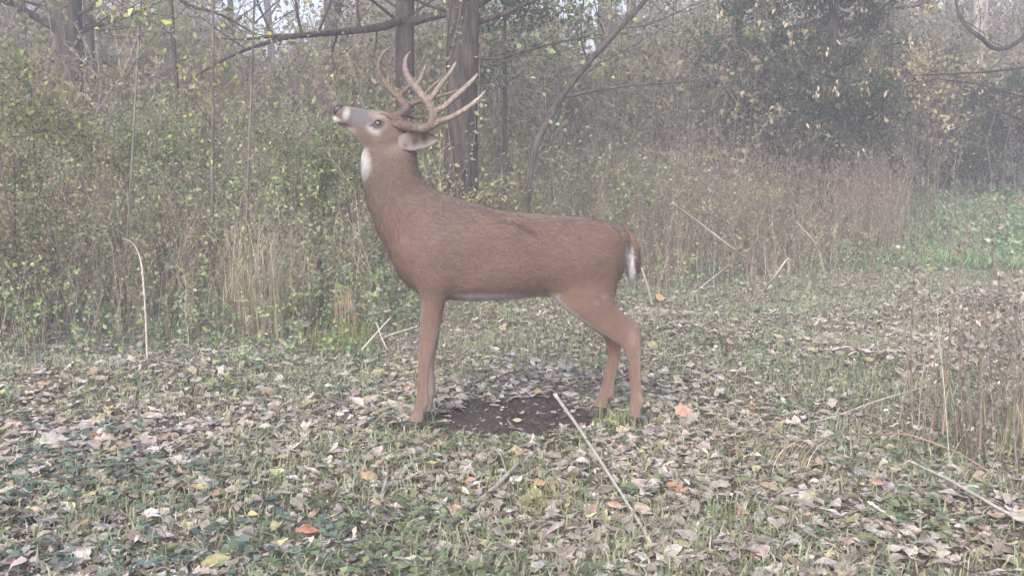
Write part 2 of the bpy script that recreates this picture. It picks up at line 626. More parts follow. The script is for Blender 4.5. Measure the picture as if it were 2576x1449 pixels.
# ------------------------------------------------------------------ tall weeds: stems with twigs and small leaves
def weeds(acc_s, acc_l, rng, x, y, h, stem_pal, leaf_pal, r0, twigs, nleaf, lsize, leafmask=None, sway=.25, top=1.0, spread=.30, droop=.2):
    N = len(x)
    S = 5
    t = np.linspace(0, 1, S)[None, :, None]
    a = rng.uniform(0, 6.28, N)
    lean = np.abs(rng.normal(0, sway, N)) * h
    d = np.stack([np.cos(a), np.sin(a), 0 * a], 1)
    b = np.stack([x, y, gh(x, y) - .01], 1)
    kink = rng.normal(0, .03, (N, S, 3)) * h[:, None, None]
    kink[:, 0] = 0
    pts = b[:, None] + d[:, None] * (lean[:, None, None] * t ** 1.6) + np.array([0, 0, 1.0])[None, None] * (h[:, None, None] * t) + kink * np.array([1, 1, .2])
    rad = r0[:, None] * (1 - .75 * t[..., 0])
    sc_ = pick(rng, stem_pal, N, .18)
    acc_s.tubes(pts, rad, sc_)
    # twigs
    tw_base, tw_tip = [], []
    for k in range(twigs):
        f = rng.uniform(.22, .98, N)
        i = np.clip((f * (S - 1)).astype(int), 0, S - 2)
        fr = f * (S - 1) - i
        p = pts[np.arange(N), i] * (1 - fr)[:, None] + pts[np.arange(N), i + 1] * fr[:, None]
        aa = rng.uniform(0, 6.28, N)
        L = rng.uniform(.35, 1.0, N) * spread * h * (1.15 - f * .6)
        dd = np.stack([np.cos(aa), np.sin(aa), rng.uniform(.25, 1.6, N)], 1)
        dd /= np.linalg.norm(dd, axis=1, keepdims=True)
        tip_ = p + dd * L[:, None]
        mid_ = (p + tip_) / 2 + rng.normal(0, .06, (N, 3)) * L[:, None]
        tp = np.stack([p, mid_, tip_], 1)
        acc_s.tubes(tp, np.stack([r0 * .5, r0 * .38, r0 * .2], 1), sc_)
        tw_base.append(p)
        tw_tip.append(tip_)
    if nleaf and acc_l is not None:
        tb = np.concatenate(tw_base)
        tt = np.concatenate(tw_tip)
        lc = pick(rng, leaf_pal, N, .10)
        ids = np.tile(np.arange(N), twigs)
        for k in range(nleaf):
            sel = rng.uniform(size=len(tb)) < (leafmask[ids] if leafmask is not None else 1)
            f = rng.uniform(.15, 1.08, sel.sum())[:, None]
            c_ = tb[sel] * (1 - f) + tt[sel] * f + rng.normal(0, .016, (sel.sum(), 3))
            s_ = lsize * rng.uniform(.6, 1.35, sel.sum())
            mix = rng.uniform(size=(sel.sum(), 1)) < .3
            cc = np.where(mix, pick(rng, leaf_pal, int(sel.sum()), .15), lc[ids[sel]] * (1 + rng.normal(size=(sel.sum(), 1)) * .12))
            acc_l.leaves(c_, s_, s_ * rng.uniform(.4, .7, len(s_)), np.clip(cc, .01, .8), rng, droop=droop)


ST_GREY = [(.36, .31, .285, 4), (.27, .225, .205, 3), (.46, .40, .35, 2), (.16, .13, .12, 1.2)]
ST_TAN = [(.42, .33, .23, 3), (.34, .26, .19, 3), (.50, .42, .32, 2), (.22, .16, .12, 2)]
LF_GREEN = [(.29, .36, .16, 4), (.34, .41, .18, 3), (.25, .32, .165, 2.5), (.39, .41, .19, .9), (.28, .37, .23, 2), (.38, .34, .26, 1.8)]
LF_OLIVE = [(.22, .22, .12, 3), (.16, .18, .10, 3), (.30, .26, .18, 3), (.24, .18, .14, 2)]
LF_BROWN = [(.31, .24, .19, 3), (.23, .175, .14, 3), (.40, .32, .25, 2), (.24, .24, .13, 2)]


def brush(name, label, seed, N, y0, y1, hfun, keepfun, stem_pal, leaf_pal, r0, twigs, nleaf, lsize, lm=None, **kw):
    rng = np.random.RandomState(seed)
    x, y = ground_points(rng, N, y0, y1, 1.0, 0.60)
    k = rng.uniform(size=N) < keepfun(x, y)
    x, y = x[k], y[k]
    h = hfun(x, y, rng)
    s_, l_ = Acc(), Acc()
    weeds(s_, l_, rng, x, y, h, stem_pal, leaf_pal, rng.uniform(*r0, len(x)), twigs, nleaf, lsize,
          leafmask=None if lm is None else lm(x, y), **kw)
    # stems and leaves of the same mass are one object
    s_.V += l_.V
    s_.F += [f + s_.n for f in l_.F]
    s_.C += l_.C
    o = link(name, s_.mesh(name), M_LEAF)
    tag(o, label, kind='stuff')
    return o


def openings(x, y):
    b = x / y
    v = 0
    for c, w_, a in ((-.217, .035, 1.0), (-.25, .02, .6), (.072, .020, 1.0), (.055, .008, .5), (0.0, .012, .6), (.377, .030, .9), (.446, .020, 1.0), (.41, .01, .4), (-.17, .008, .5), (.20, .006, .4), (.235, .007, .4)):
        v = np.maximum(v, a * np.exp(-((b - c) / w_) ** 2))
    return v


past = lambda x, y, d=0.0: np.clip((y - edge(x, y) - d) / 0.9, 0, 1)
brn = lambda x, y: np.clip((x / y + 0.02) * 6, 0, 1)        # brown dry weeds take over to the right

brush('undergrowth', 'green and yellow leafy undergrowth behind the clearing', 41, 9000, 6.0, 14.5,
      lambda x, y, r: np.clip(.40 + .34 * (y - edge(x, y)) + .30 * field(x, y, 1.0, 50), .30, 1.75) * r.uniform(.55, 1.12, len(x)) * np.where(x / y > .36, .55, 1),
      lambda x, y: past(x, y, -.2) * np.clip(1.0 - .55 * brn(x, y) + .25 * field(x, y, 1.2, 51), .05, 1) * (y < 17) * np.where(x / y > .355, .12, 1),
      ST_GREY, LF_GREEN, (.0018, .004), 5, 8, .036, lm=lambda x, y: np.clip(.38 + .26 * (y - edge(x, y)) + .5 * field(x, y, .9, 52), .12, 1))
brush('dry_undergrowth', 'tangle of brown dry weed stems behind the clearing', 42, 9500, 6.0, 17.0,
      lambda x, y, r: np.clip(.70 + .30 * (y - edge(x, y)) + .3 * field(x, y, .9, 55), .35, 2.0) * r.uniform(.5, 1.15, len(x)) * np.where(x / y > .36, .5, 1),
      lambda x, y: past(x, y, .1) * np.clip(.5 + .5 * brn(x, y) + .25 * field(x, y, 1.4, 56), .05, 1) * np.where(x / y > .355, .12, 1),
      ST_GREY + [(.34, .27, .22, 2)], LF_BROWN, (.002, .0045), 8, 3, .028, sway=.18)
brush('low_undergrowth', 'low green plants at the foot of the tall weeds', 43, 12000, 4.4, 17.5,
      lambda x, y, r: r.uniform(.08, .32, len(x)) * np.clip(.45 + .4 * (y - edge(x, y) + 1.2), .4, 1),
      lambda x, y: np.clip((y - edge(x, y) + 1.7) / 2.4, 0, 1) ** 1.4 * np.clip(.9 - .5 * field(x, y, 2.2, 58), .1, 1),
      ST_GREY, LF_GREEN + [(.12, .19, .14, 6), (.17, .24, .18, 4)], (.001, .002), 4, 6, .034, lm=lambda x, y: np.clip(.8 + .4 * field(x, y, 1.5, 57), .2, 1), spread=.5)

# far thicket, taller, beyond the weeds
brush('far_thicket', 'hazy thicket of shrubs and young trees filling the wood behind', 44, 4400, 12.0, 24,
      lambda x, y, r: (1.7 + .12 * (y - 12) + 1.1 * r.uniform(size=len(x)) + .6 * field(x, y, .5, 60)) * (1 - .25 * openings(x, y)),
      lambda x, y: np.clip((y - edge(x, y) - 2.5) / 2, 0, 1) * np.where(x / y > .34, .25, 1.0),
      ST_GREY, LF_OLIVE + [(.15, .19, .07, 3), (.24, .23, .10, 1)], (.004, .010), 9, 10, .075, spread=.42, sway=.12)
brush('far_wood', 'far wood of bare twigs and thin autumn leaves against the sky', 45, 2300, 23, 42,
      lambda x, y, r: (3.4 + 3.2 * r.uniform(size=len(x)) ** 1.3 + 1.0 * field(x, y, .3, 61)) * (1 - .42 * openings(x, y)),
      lambda x, y: np.ones(len(x)),
      ST_GREY, LF_OLIVE + [(.30, .24, .16, 2), (.2, .22, .10, 2)], (.010, .028), 14, 9, .10, spread=.34, sway=.07)

brush('tan_grass', 'pale tan weeds and straws thinning out toward the clearing at right', 50, 15000, 8.0, 15.5,
      lambda x, y, r: r.uniform(.2, 1.0, len(x)) * np.clip(.45 + .45 * (y - edge(x, y) + .8), .25, 1.7),
      lambda x, y: np.clip((x / y - .07) / .08, 0, 1) * np.clip((y - edge(x, y) + 2.0) / 3.0, 0, 1) ** 1.5 * np.where(x / y > .355, .14, 1) * np.clip(.6 + .5 * field(x, y, 1.5, 95), .05, 1),
      [(.50, .43, .38, 4), (.42, .35, .31, 3), (.58, .52, .47, 2), (.30, .24, .21, 1.5)], [(.34, .28, .23, 3), (.28, .30, .16, 2), (.26, .21, .18, 2)], (.0014, .0032), 4, 1, .025, sway=.30, spread=.22)
brush('dry_grass', 'pale dry grass and straws standing through the undergrowth', 48, 9000, 5.8, 15.0,
      lambda x, y, r: r.uniform(.35, 1.25, len(x)) * np.clip(.6 + .3 * (y - edge(x, y)), .5, 1.2) * np.where(x / y > .37, .6, 1),
      lambda x, y: past(x, y, -.3) * np.clip(.35 + .45 * brn(x, y) + .5 * field(x, y, 1.6, 81), .03, 1) * np.where(x / y > .355, .2, 1),
      ST_TAN + [(.46, .39, .34, 4), (.56, .50, .44, 2)], LF_BROWN, (.0014, .0034), 2, 1, .02, sway=.28, spread=.16)

brush('meadow_weeds', 'soft green leafy plants growing through the bright grass at right', 49, 26000, 12.2, 25.0,
      lambda x, y, r: r.uniform(.15, .62, len(x)),
      lambda x, y: np.clip((x / y - .345) / .05, 0, 1) * np.clip(.45 + .6 * field(x, y, .8, 91), .05, 1),
      ST_GREY, [(.24, .39, .20, 4), (.29, .42, .22, 3), (.18, .30, .18, 3), (.36, .38, .22, 1)], (.0015, .003), 4, 4, .06, spread=.5)

# bright grass in the opening far right
rng = np.random.RandomState(47)
acc = Acc()
N = 42000
y = rng.uniform(12.2, 25, N)
x = y * rng.uniform(.335, .62, N) + rng.normal(0, .25, N)
h = rng.uniform(.10, .34, N)
k = rng.uniform(size=N) < np.clip(.7 + .5 * field(x, y, .8, 71), 0, 1)
x, y, h = x[k], y[k], h[k]
N = len(x)
c = np.stack([x, y, gh(x, y)], 1)
dd = rng.normal(0, .6, (N, 3))
dd[:, 2] = 1
acc.leaves(c, h, rng.uniform(.008, .02, N), pick(rng, [(.25, .40, .20, 4), (.30, .43, .22, 3), (.19, .31, .17, 3), (.40, .39, .28, 1.2)], N, .15), rng, dirs=dd, fold=.1)
o = link('meadow_grass', acc.mesh('meadow_grass'), M_LEAF)
tag(o, 'bright green grass in the opening beyond the clearing', kind='stuff')


# ------------------------------------------------------------------ trees
def smooth_path(pts, rad, n):
    """Catmull-Rom through pts"""
    pts = [Vector(p) for p in pts]
    P_ = [pts[0] * 2 - pts[1]] + pts + [pts[-1] * 2 - pts[-2]]
    out, ro = [], []
    m = len(pts) - 1
    for i in range(n):
        t = i / (n - 1) * m
        k = min(int(t), m - 1)
        f = t - k
        a, b, c, d = P_[k:k + 4]
        out.append(0.5 * ((2 * b) + (c - a) * f + (2 * a - 5 * b + 4 * c - d) * f * f + (3 * b - a - 3 * c + d) * f ** 3))
        ro.append(rad[k] * (1 - f) + rad[k + 1] * f)
    return out, ro


def limb(V, Fq, pts, rad, sides=12, n=None, rough=.06, rs=random, cap=True):
    pts, rad = smooth_path(pts, rad, n or max(6, 4 * len(pts)))
    base = len(V)
    prev = None
    ph = rs.uniform(0, 6)
    for i, (p, r) in enumerate(zip(pts, rad)):
        t = (pts[min(i + 1, len(pts) - 1)] - pts[max(i - 1, 0)]).normalized()
        ref = Vector((0, 1, 0)) if abs(t.y) < .8 else Vector((1, 0, 0))
        if prev is None:
            a = t.cross(ref).normalized()
        else:
            a = (prev - t * prev.dot(t)).normalized()
        prev = a
        b = t.cross(a)
        for j in range(sides):
            th = 2 * math.pi * j / sides
            rr = r * (1 + rough * math.sin(3 * th + ph + i * .3) + rough * rs.uniform(-1, 1))
            V.append(tuple(p + a * rr * math.cos(th) + b * rr * math.sin(th)))
    n_ = len(pts)
    for i in range(n_ - 1):
        for j in range(sides):
            Fq.append((base + i * sides + j, base + i * sides + (j + 1) % sides, base + (i + 1) * sides + (j + 1) % sides, base + (i + 1) * sides + j))
    if cap:
        for e, off in ((0, 0), (n_ - 1, (n_ - 1) * sides)):
            V.append(tuple(pts[e]))
            c_ = len(V) - 1
            for j in range(0, sides, 2):
                Fq.append((base + off + j, base + off + (j + 1) % sides, base + off + (j + 2) % sides, c_))
    return pts, rad


def branch_out(V, Fq, start, dr, L, r, lev, rs, tips, up=.12):
    pts = [start]
    d = dr.normalized()
    n = 4
    for i in range(n):
        d = (d + Vector((rs.gauss(0, .22), rs.gauss(0, .22), rs.gauss(up, .16)))).normalized()
        pts.append(pts[-1] + d * L / n)
    rad = [r * (1 - .8 * i / n) for i in range(n + 1)]
    limb(V, Fq, pts, rad, 5 if lev > 1 else 3, n=6, rough=.03, rs=rs, cap=False)
    if lev > 0:
        for k in range(rs.randint(3, 5)):
            i = rs.randint(1, n)
            dd = (pts[i] - pts[i - 1]).normalized()
            side = Vector((rs.gauss(0, 1), rs.gauss(0, 1), rs.gauss(.2, .6))).normalized()
            branch_out(V, Fq, pts[i], dd * .6 + side * .9, L * rs.uniform(.4, .7), max(r * .45, .0018), lev - 1, rs, tips, up)
    if lev <= 1:
        tips.append((pts[1], pts[-1]))


def tips_leaves(tips, rng, per, size, pal, droop=.5, jit=.05):
    acc = Acc()
    a = np.array([t[0] for t in tips])
    b = np.array([t[1] for t in tips])
    i = rng.randint(0, len(a), int(per * len(a)))
    f = rng.uniform(0, 1.05, (len(i), 1))
    c = a[i] * (1 - f) + b[i] * f + rng.normal(0, jit, (len(i), 3))
    s_ = size * rng.uniform(.6, 1.3, len(i))
    acc.leaves(c, s_, s_ * rng.uniform(.45, .75, len(i)), pick(rng, pal, len(i), .16), rng, droop=droop)
    return acc


YEL = [(.42, .40, .11, 3), (.32, .34, .09, 3), (.48, .42, .20, 1.5), (.22, .27, .07, 2)]


def tree(name, label, stems, branches, bark, seed, leaf=None, lev=2, group=None, cat='tree', nb=None):
    """stems: list of (points, radii); branches: list of (start, dir, length, radius); extra branches nb per stem"""
    rs = random.Random(seed)
    rng = np.random.RandomState(seed)
    base = Vector(stems[0][0][0])
    t = empty(name, base, label, cat, group)
    V, Fq = [], []
    tips = []
    allp = []
    for pts, rad in stems:
        p, r = limb(V, Fq, pts, rad, 14, rough=.07, rs=rs)
        allp.append((p, r))
    link('trunk', mesh_np('trunk', V, Fq, smooth=True), bark, t)
    V, Fq = [], []
    for (s_, d_, L_, r_) in branches:
        branch_out(V, Fq, Vector(s_), Vector(d_), L_, r_, lev, rs, tips)
    if nb:
        n, zmin, L0, L1, up = nb
        for k in range(n):
            p, r = allp[k % len(allp)]
            c = [i for i in range(len(p)) if p[i].z > zmin]
            if not c:
                continue
            i = rs.choice(c)
            a = rs.uniform(0, 6.28)
            branch_out(V, Fq, p[i], Vector((math.cos(a), math.sin(a), up)), rs.uniform(L0, L1), max(.004, r[i] * .4), lev, rs, tips)
    if V:
        link('branch', mesh_np('branch', V, Fq, smooth=True), bark, t)
    if leaf and tips:
        per, size, pal = leaf
        link('crown', tips_leaves(tips, rng, per, size, pal).mesh('crown'), M_LEAF, t)
    return t


def post(u, vb, Y, r0, u_top, r1, ztop=6.5, bend=0.0):
    """a trunk standing at distance Y, bearing u at its foot and u_top where it leaves the picture"""
    b = P(u, vb, Y)
    b.z = ghs(b.x, b.y) - .05
    m = P(u_top, 0, Y)
    d = (m - b)
    top = b + d * (ztop / max(d.z, .1))
    q1_ = b + (m - b) * .5 + Vector((bend, 0, 0))
    return ([b, q1_, m, top], [r0 * 1.25, r0, (r0 + r1) / 2, r1 * .5])


# big trunk behind the deer
st = post(1150, 600, 10.0, .148, 1165, .13)
tree('tree', 'thick dark trunk rising straight behind the antlers of the deer', [st],
     [(P(1195, 60, 10.0), (1, -.3, .3), 1.6, .03), (P(1190, 150, 10.0), (1, -.2, -.1), 1.2, .02), (P(1130, 30, 10), (-1, -.5, .2), 1.0, .018)],
     B_DARK, 101, leaf=(9, .07, LF_GREEN), nb=(6, 2.7, 1.2, 2.4, .5))
tm = [o_ for o_ in COL.objects if o_.name == 'tree'][0]
rngv = np.random.RandomState(8)
av = Acc()
b_ = tm.location
for k in range(9):
    n_ = 26
    t_ = np.linspace(0, 1, n_)
    a0, tw_ = rngv.uniform(0, 6.28), rngv.uniform(-2.5, 2.5)
    zt = rngv.uniform(1.2, 4.2)
    rr = .155 + .03 * rngv.uniform()
    pv_ = np.stack([b_.x + .02 * t_ * zt + rr * np.cos(a0 + tw_ * t_ + .3 * np.sin(9 * t_)), b_.y + rr * np.sin(a0 + tw_ * t_ + .3 * np.sin(9 * t_)), b_.z + zt * t_], 1)
    av.tubes(pv_[None], np.full((1, n_), .007) * (1 - .6 * t_)[None], np.array([.20, .16, .13]), 5)
    m_ = rngv.randint(60, 130)
    i_ = rngv.randint(3, n_, m_)
    av.leaves(pv_[i_] + rngv.normal(0, .045, (m_, 3)), rngv.uniform(.03, .065, m_), rngv.uniform(.02, .04, m_), pick(rngv, LF_GREEN + [(.10, .15, .08, 5), (.14, .18, .09, 4)], m_, .15), rngv, droop=.4)
link('vine', av.mesh('vine'), M_LEAF, tm)
# its neighbour carrying the long low limb
s2 = post(1018, 560, 11.5, .095, 1018, .09)
lm = ([P(1030, 40, 11.5), P(960, 68, 11.2), P(850, 82, 10.8), P(760, 90, 10.4), P(690, 103, 10.1), P(590, 138, 9.8), P(520, 175, 9.6), P(466, 212, 9.5)],
      [.050, .040, .030, .025, .019, .013, .009, .004])
l2 = ([P(760, 90, 10.4), P(690, 92, 10.5), P(610, 100, 10.6), P(540, 96, 10.7)], [.02, .016, .011, .005])
l3 = ([P(1022, 60, 11.5), P(1100, 40, 11.2), P(1190, 20, 10.9), P(1260, -20, 10.7)], [.05, .04, .03, .02])
tree('tree', 'dark trunk left of the thickest one, its long low limb reaching left', [s2, lm, l2, l3],
     [(P(850, 82, 10.8), (-.2, -.3, -1), .5, .012), (P(760, 90, 10.4), (-.4, 0, 1), 1.0, .015), (P(690, 103, 10.1), (-.5, 0, 1), 1.0, .012),
      (P(905, 74, 11.0), (.2, .2, 1), 1.3, .016), (P(950, 68, 11.2), (-.1, -.3, -1), .6, .010), (P(620, 125, 9.9), (-1, .2, .5), .8, .009),
      (P(800, 85, 10.6), (.6, -.2, .9), 1.1, .012)],
     B_DARK, 102, leaf=(1.4, .05, YEL), nb=(8, 2.6, 1.2, 2.6, .4))
# leaning grey sapling right of the antlers
s5 = ([P(1310, 640, 9.6), P(1335, 420, 9.6), P(1400, 268, 9.6), P(1475, 165, 9.6), P(1560, 70, 9.6), P(1650, -40, 9.6), P(1800, -330, 9.6)],
      [.032, .030, .028, .026, .024, .020, .006])
s5[0][0].z = ghs(s5[0][0].x, 9.6) - .03
b5 = ([P(1420, 245, 9.6), P(1500, 228, 9.5), P(1600, 214, 9.4), P(1730, 205, 9.3), P(1850, 178, 9.2)], [.017, .014, .011, .008, .003])
tree('tree', 'slender grey sapling leaning to the right beyond the back of the deer', [s5, b5],
     [(P(1480, 160, 9.6), (-.8, 0, 1), .9, .010), (P(1440, 215, 9.6), (.9, -.1, .7), 1.0, .009), (P(1560, 72, 9.6), (.9, -.2, .2), 1.0, .010), (P(1340, 410, 9.6), (.5, 0, .8), .7, .008)],
     B_GREY, 103, leaf=(1.2, .04, LF_GREEN), nb=(5, 2.2, .8, 1.5, .5))
# left forked tree
s1 = post(182, 500, 13, .16, 172, .14)
s1b = ([P(176, 120, 13), P(150, 55, 13), P(122, -10, 13), P(60, -200, 13)], [.11, .09, .08, .04])
tree('tree', 'forked dark trunk near the left edge with a pale green patch of lichen leaves', [s1, s1b],
     [(P(170, 50, 13), (1, -.4, .3), 1.5, .03), (P(130, 20, 13), (-1, -.4, .1), 1.6, .02)], B_GREY, 104, leaf=(4, .06, YEL + LF_GREEN), nb=(7, 2.6, 1.2, 2.4, .5))
tree('tree', 'leftmost hazy trunk, blurred and bluish behind the forked one', [post(48, 480, 17, .15, 40, .13)], [(P(45, 60, 17), (1, -.4, .2), 2, .03)], B_GREY, 105,
     leaf=(2, .07, LF_OLIVE), nb=(6, 3, 1.4, 2.6, .5))
tree('tree', 'thin dark trunk between the forked tree and the yellow leafed sapling', [post(232, 470, 15, .07, 222, .06)], [], B_DARK, 106, leaf=(3, .06, LF_GREEN), nb=(8, 1.6, .8, 1.8, .5))
tree('sapling', 'slim upright grey sapling in the undergrowth, under the tip of the long limb', [post(528, 600, 9.2, .013, 536, .011, 4.2)], [], B_SAP, 107, leaf=(1.5, .05, YEL), nb=(14, .9, .4, .9, .6), cat='sapling')
tree('sapling', 'short dark sapling left of the raised nose of the deer', [post(606, 620, 8.6, .010, 640, .006, 2.6)], [], B_SAP, 108, leaf=(1.2, .04, LF_GREEN), nb=(8, .7, .4, .8, .6), cat='sapling')
tree('tree', 'straight dark trunk rising behind the middle of the long low limb', [post(838, 480, 17, .11, 832, .10)], [], B_DARK, 109, leaf=(1.5, .06, LF_OLIVE), nb=(6, 2.8, 1, 2.2, .5))
# yellow leaved sapling upper left
rs = random.Random(9)
tree('sapling', 'sapling with large yellow green leaves hanging at upper left', [post(300, 600, 8.3, .009, 355, .007, 2.8)],
     [(P(320, 190, 8.3), (.4, -.3, .3), .6, .008), (P(330, 100, 8.3), (.6, -.3, .2), .7, .008), (P(300, 60, 8.3), (-.4, -.2, .3), .7, .008), (P(420, 40, 8.3), (-.8, -.1, .1), .6, .006)],
     B_SAP, 110, leaf=(4.5, .062, [(.34, .40, .14, 3), (.28, .36, .13, 3), (.42, .43, .22, 2)]), lev=1, nb=(4, 1.4, .4, .7, .4), cat='sapling')
# branch hanging across the top, left of centre
tree('tree', 'bare arching twigs crossing the top left, springing from a thin trunk', [post(470, 560, 11.5, .026, 430, .02, 5.5),
     ([P(400, -60, 10), P(470, 10, 9.8), P(560, 40, 9.6), P(640, 85, 9.5), P(700, 90, 9.4)], [.014, .012, .010, .007, .003])],
     [(P(560, 40, 9.6), (.6, 0, -.9), .5, .006), (P(640, 60, 9.5), (.8, 0, .5), .9, .007)], B_DARK, 111, leaf=(1.5, .05, YEL), nb=(8, 2.2, .8, 1.8, .3))
# ---- right-hand side
tree('tree', 'tall pale smooth trunk at upper right, whitest of the wood', [post(2455, 420, 24, .17, 2466, .15, 9)], [], B_PALE, 112, nb=(6, 4.0, 1.5, 3, .5))
tree('tree', 'thin pale trunk at the far right edge of the wood', [post(2540, 420, 26, .10, 2562, .08, 9)], [], B_PALE, 113, nb=(6, 4.0, 1.5, 3, .5))
tree('tree', 'pale grey trunk standing in the bright gap right of the leaning sapling', [post(1528, 460, 21, .14, 1521, .13, 8)], [], B_GREY, 114, leaf=(2, .08, LF_OLIVE), nb=(8, 3, 1.5, 3, .5))
tree('tree', 'grey trunk between the bright gap and the vine covered tree', [post(1850, 440, 20, .10, 1852, .09, 8)], [], B_GREY, 115, leaf=(3, .08, LF_OLIVE), nb=(8, 2.5, 1.5, 3, .5))
brk = ([P(2365, 330, 18), P(2353, 150, 18), P(2345, 118, 18), P(2328, 103, 18), P(2300, 114, 18), P(2285, 120, 18)], [.075, .065, .055, .05, .035, .02])
brk[0][0].z = ghs(brk[0][0].x, 18)
tree('tree', 'broken grey trunk bent over like a hook below the pale trunk', [brk], [], B_GREY, 116, lev=1, nb=(3, 1.8, .4, .8, .3))

DK = [(.035, .065, .030, 4), (.055, .088, .04, 3), (.085, .12, .055, 2), (.05, .05, .035, 2), (.18, .19, .08, .8)]
TANL = [(.50, .40, .30, 3), (.42, .32, .22, 3), (.58, .50, .40, 2)]


def bushy(name, label, u, Y, z0, z1, rad, seed, pal, n=9000, size=.05, bark=B_DARK, tan=0, cat='tree', lean=0, clumps=26, r=.10, group=None):
    """a tree or shrub clothed to the ground in leaf clumps"""
    rs = random.Random(seed)
    rng = np.random.RandomState(seed)
    b = P(u, 500, Y)
    b.z = ghs(b.x, b.y) - .03
    t = empty(name, b, label, cat, group)
    V, Fq = [], []
    top = Vector((b.x + lean, b.y, z1))
    limb(V, Fq, [b, b.lerp(top, .4) + Vector((rs.uniform(-.1, .1), 0, 0)), top], [r, r * .75, r * .15], 12, rs=rs)
    link('trunk', mesh_np('trunk', V, Fq, smooth=True), bark, t)
    V, Fq, tips = [], [], []
    for k in range(clumps):
        f = rs.uniform(0, 1)
        z = z0 + (z1 - z0) * f
        c0 = b.lerp(top, max(0.02, (z - b.z) / (z1 - b.z)))
        a = rs.uniform(0, 6.28)
        L_ = rad * rs.uniform(.5, 1.1) * (1.05 - .55 * f)
        branch_out(V, Fq, c0, Vector((math.cos(a), math.sin(a), rs.uniform(-.1, .5))), L_, r * .2, 2, rs, tips, up=.0)
    link('branch', mesh_np('branch', V, Fq, smooth=True), bark, t)
    ac = tips_leaves(tips, rng, n / len(tips), size, pal, droop=.5, jit=.06)
    link('crown', ac.mesh('crown'), M_LEAF, t)
    if tan:
        a = np.array([x[1] for x in tips])
        i = rng.randint(0, len(a), tan // 5)
        c = np.repeat(a[i], 5, 0) + rng.normal(0, .04, (len(i) * 5, 3))
        ac = Acc()
        dd = rng.normal(0, .3, (len(c), 3))
        dd[:, 2] = -1
        s_ = rng.uniform(.05, .10, len(c))
        ac.leaves(c, s_, s_ * .4, pick(rng, TANL, len(c), .12), rng, dirs=dd)
        o_ = link('dead_leaf_clusters', ac.mesh('dead_leaf_clusters'), M_DRY, t)
        o_['kind'] = 'stuff'
    return t


bushy('vine_covered_tree', 'dark green tree hung with vines and pale dead leaves, right of centre', 1860, 15.0, 1.5, 4.4, 1.15, 201, DK + [(.10, .15, .07, 3)], 14000, .055, tan=420)
bushy('vine_covered_tree', 'darkest tree at upper right, dense crown with pale dangling leaves', 2075, 14.4, 1.5, 4.6, 1.05, 202, DK, 20000, .055, tan=620, r=.13)
bushy('maple_tree', 'young tree in tan dead leaves, right of the darkest crown', 2235, 16.5, 1.6, 5.2, 1.5, 203, [(.34, .29, .15, 3), (.42, .33, .22, 3), (.28, .27, .11, 2)], 6500, .07, tan=700, bark=B_DARK)
bushy('shrub', 'olive and yellow shrub below the hooked trunk', 2310, 19.5, 1.0, 3.0, 1.4, 204, [(.20, .20, .08, 3), (.13, .15, .06, 3), (.30, .27, .12, 2), (.08, .10, .05, 2)], 9000, .055, cat='shrub', r=.05)
bushy('shrub', 'dark green evergreen shrub at the right edge behind the bright grass', 2510, 18.5, 1.0, 2.6, 1.6, 205, DK + [(.05, .10, .05, 3)], 24000, .06, cat='shrub', r=.06)
bushy('shrub', 'wide olive bush at the back between the tan tree and the right edge', 2400, 27.0, 1.2, 4.4, 2.2, 206, DK + [(.24, .21, .10, 4), (.15, .17, .07, 3)], 9000, .07, cat='shrub', r=.06)
bushy('ivy_covered_tree', 'green leafy vine mass on a thin trunk right of the thick one', 1270, 11.2, 1.9, 4.0, .75, 207, [(.07, .12, .06, 3), (.10, .15, .07, 3), (.16, .19, .08, 1)], 4200, .05, r=.03, bark=B_GREY)
bushy('shrub', 'tangled dark shrub under the vine covered trees', 1990, 14.0, .3, 1.8, .9, 208, LF_OLIVE + DK, 5500, .045, cat='shrub', r=.035, tan=40)
bushy('shrub', 'brownish green shrub hiding the foot of the thickest trunk', 1235, 9.6, .1, .85, .7, 214, LF_OLIVE + [(.25, .30, .11, 2), (.36, .34, .14, 1)], 3600, .036, cat='shrub', r=.016, bark=B_SAP)
bushy('shrub', 'tall loose grey brown shrub below the antlers, left of the thickest trunk', 1075, 10.6, .3, 1.95, .65, 215, LF_OLIVE + [(.26, .31, .15, 2)], 3800, .038, cat='shrub', r=.016, bark=B_SAP)
bushy('shrub', 'yellow leafed bush at the left edge below the forked trunk', 90, 9.0, .5, 1.75, .75, 209, [(.20, .22, .06, 3), (.12, .15, .05, 3), (.28, .26, .08, 2), (.16, .12, .08, 1)], 5200, .035, cat='shrub', r=.02)
bushy('shrub', 'pale green bush in the middle of the left undergrowth', 380, 10.0, .4, 1.45, .9, 210, [(.17, .23, .08, 3), (.22, .26, .09, 3), (.12, .18, .08, 2)], 6500, .035, cat='shrub', r=.02)
bushy('shrub', 'dense green bush left of the chest of the deer', 800, 9.4, .3, 1.35, .8, 211, [(.15, .18, .06, 3), (.19, .21, .07, 3), (.10, .13, .05, 3)], 6500, .032, cat='shrub', r=.02)
bushy('shrub', 'brown leafed bush at the left edge, below the yellow one', 40, 7.4, .2, 1.2, .55, 212, LF_OLIVE + [(.10, .13, .05, 2)], 3500, .03, cat='shrub', r=.018)
bushy('shrub', 'bushy green plant right of the tail of the deer at the back', 1880, 13.5, .1, .75, .55, 213, [(.15, .23, .08, 3), (.20, .27, .09, 3), (.12, .18, .07, 2)], 2600, .045, cat='shrub', r=.015)

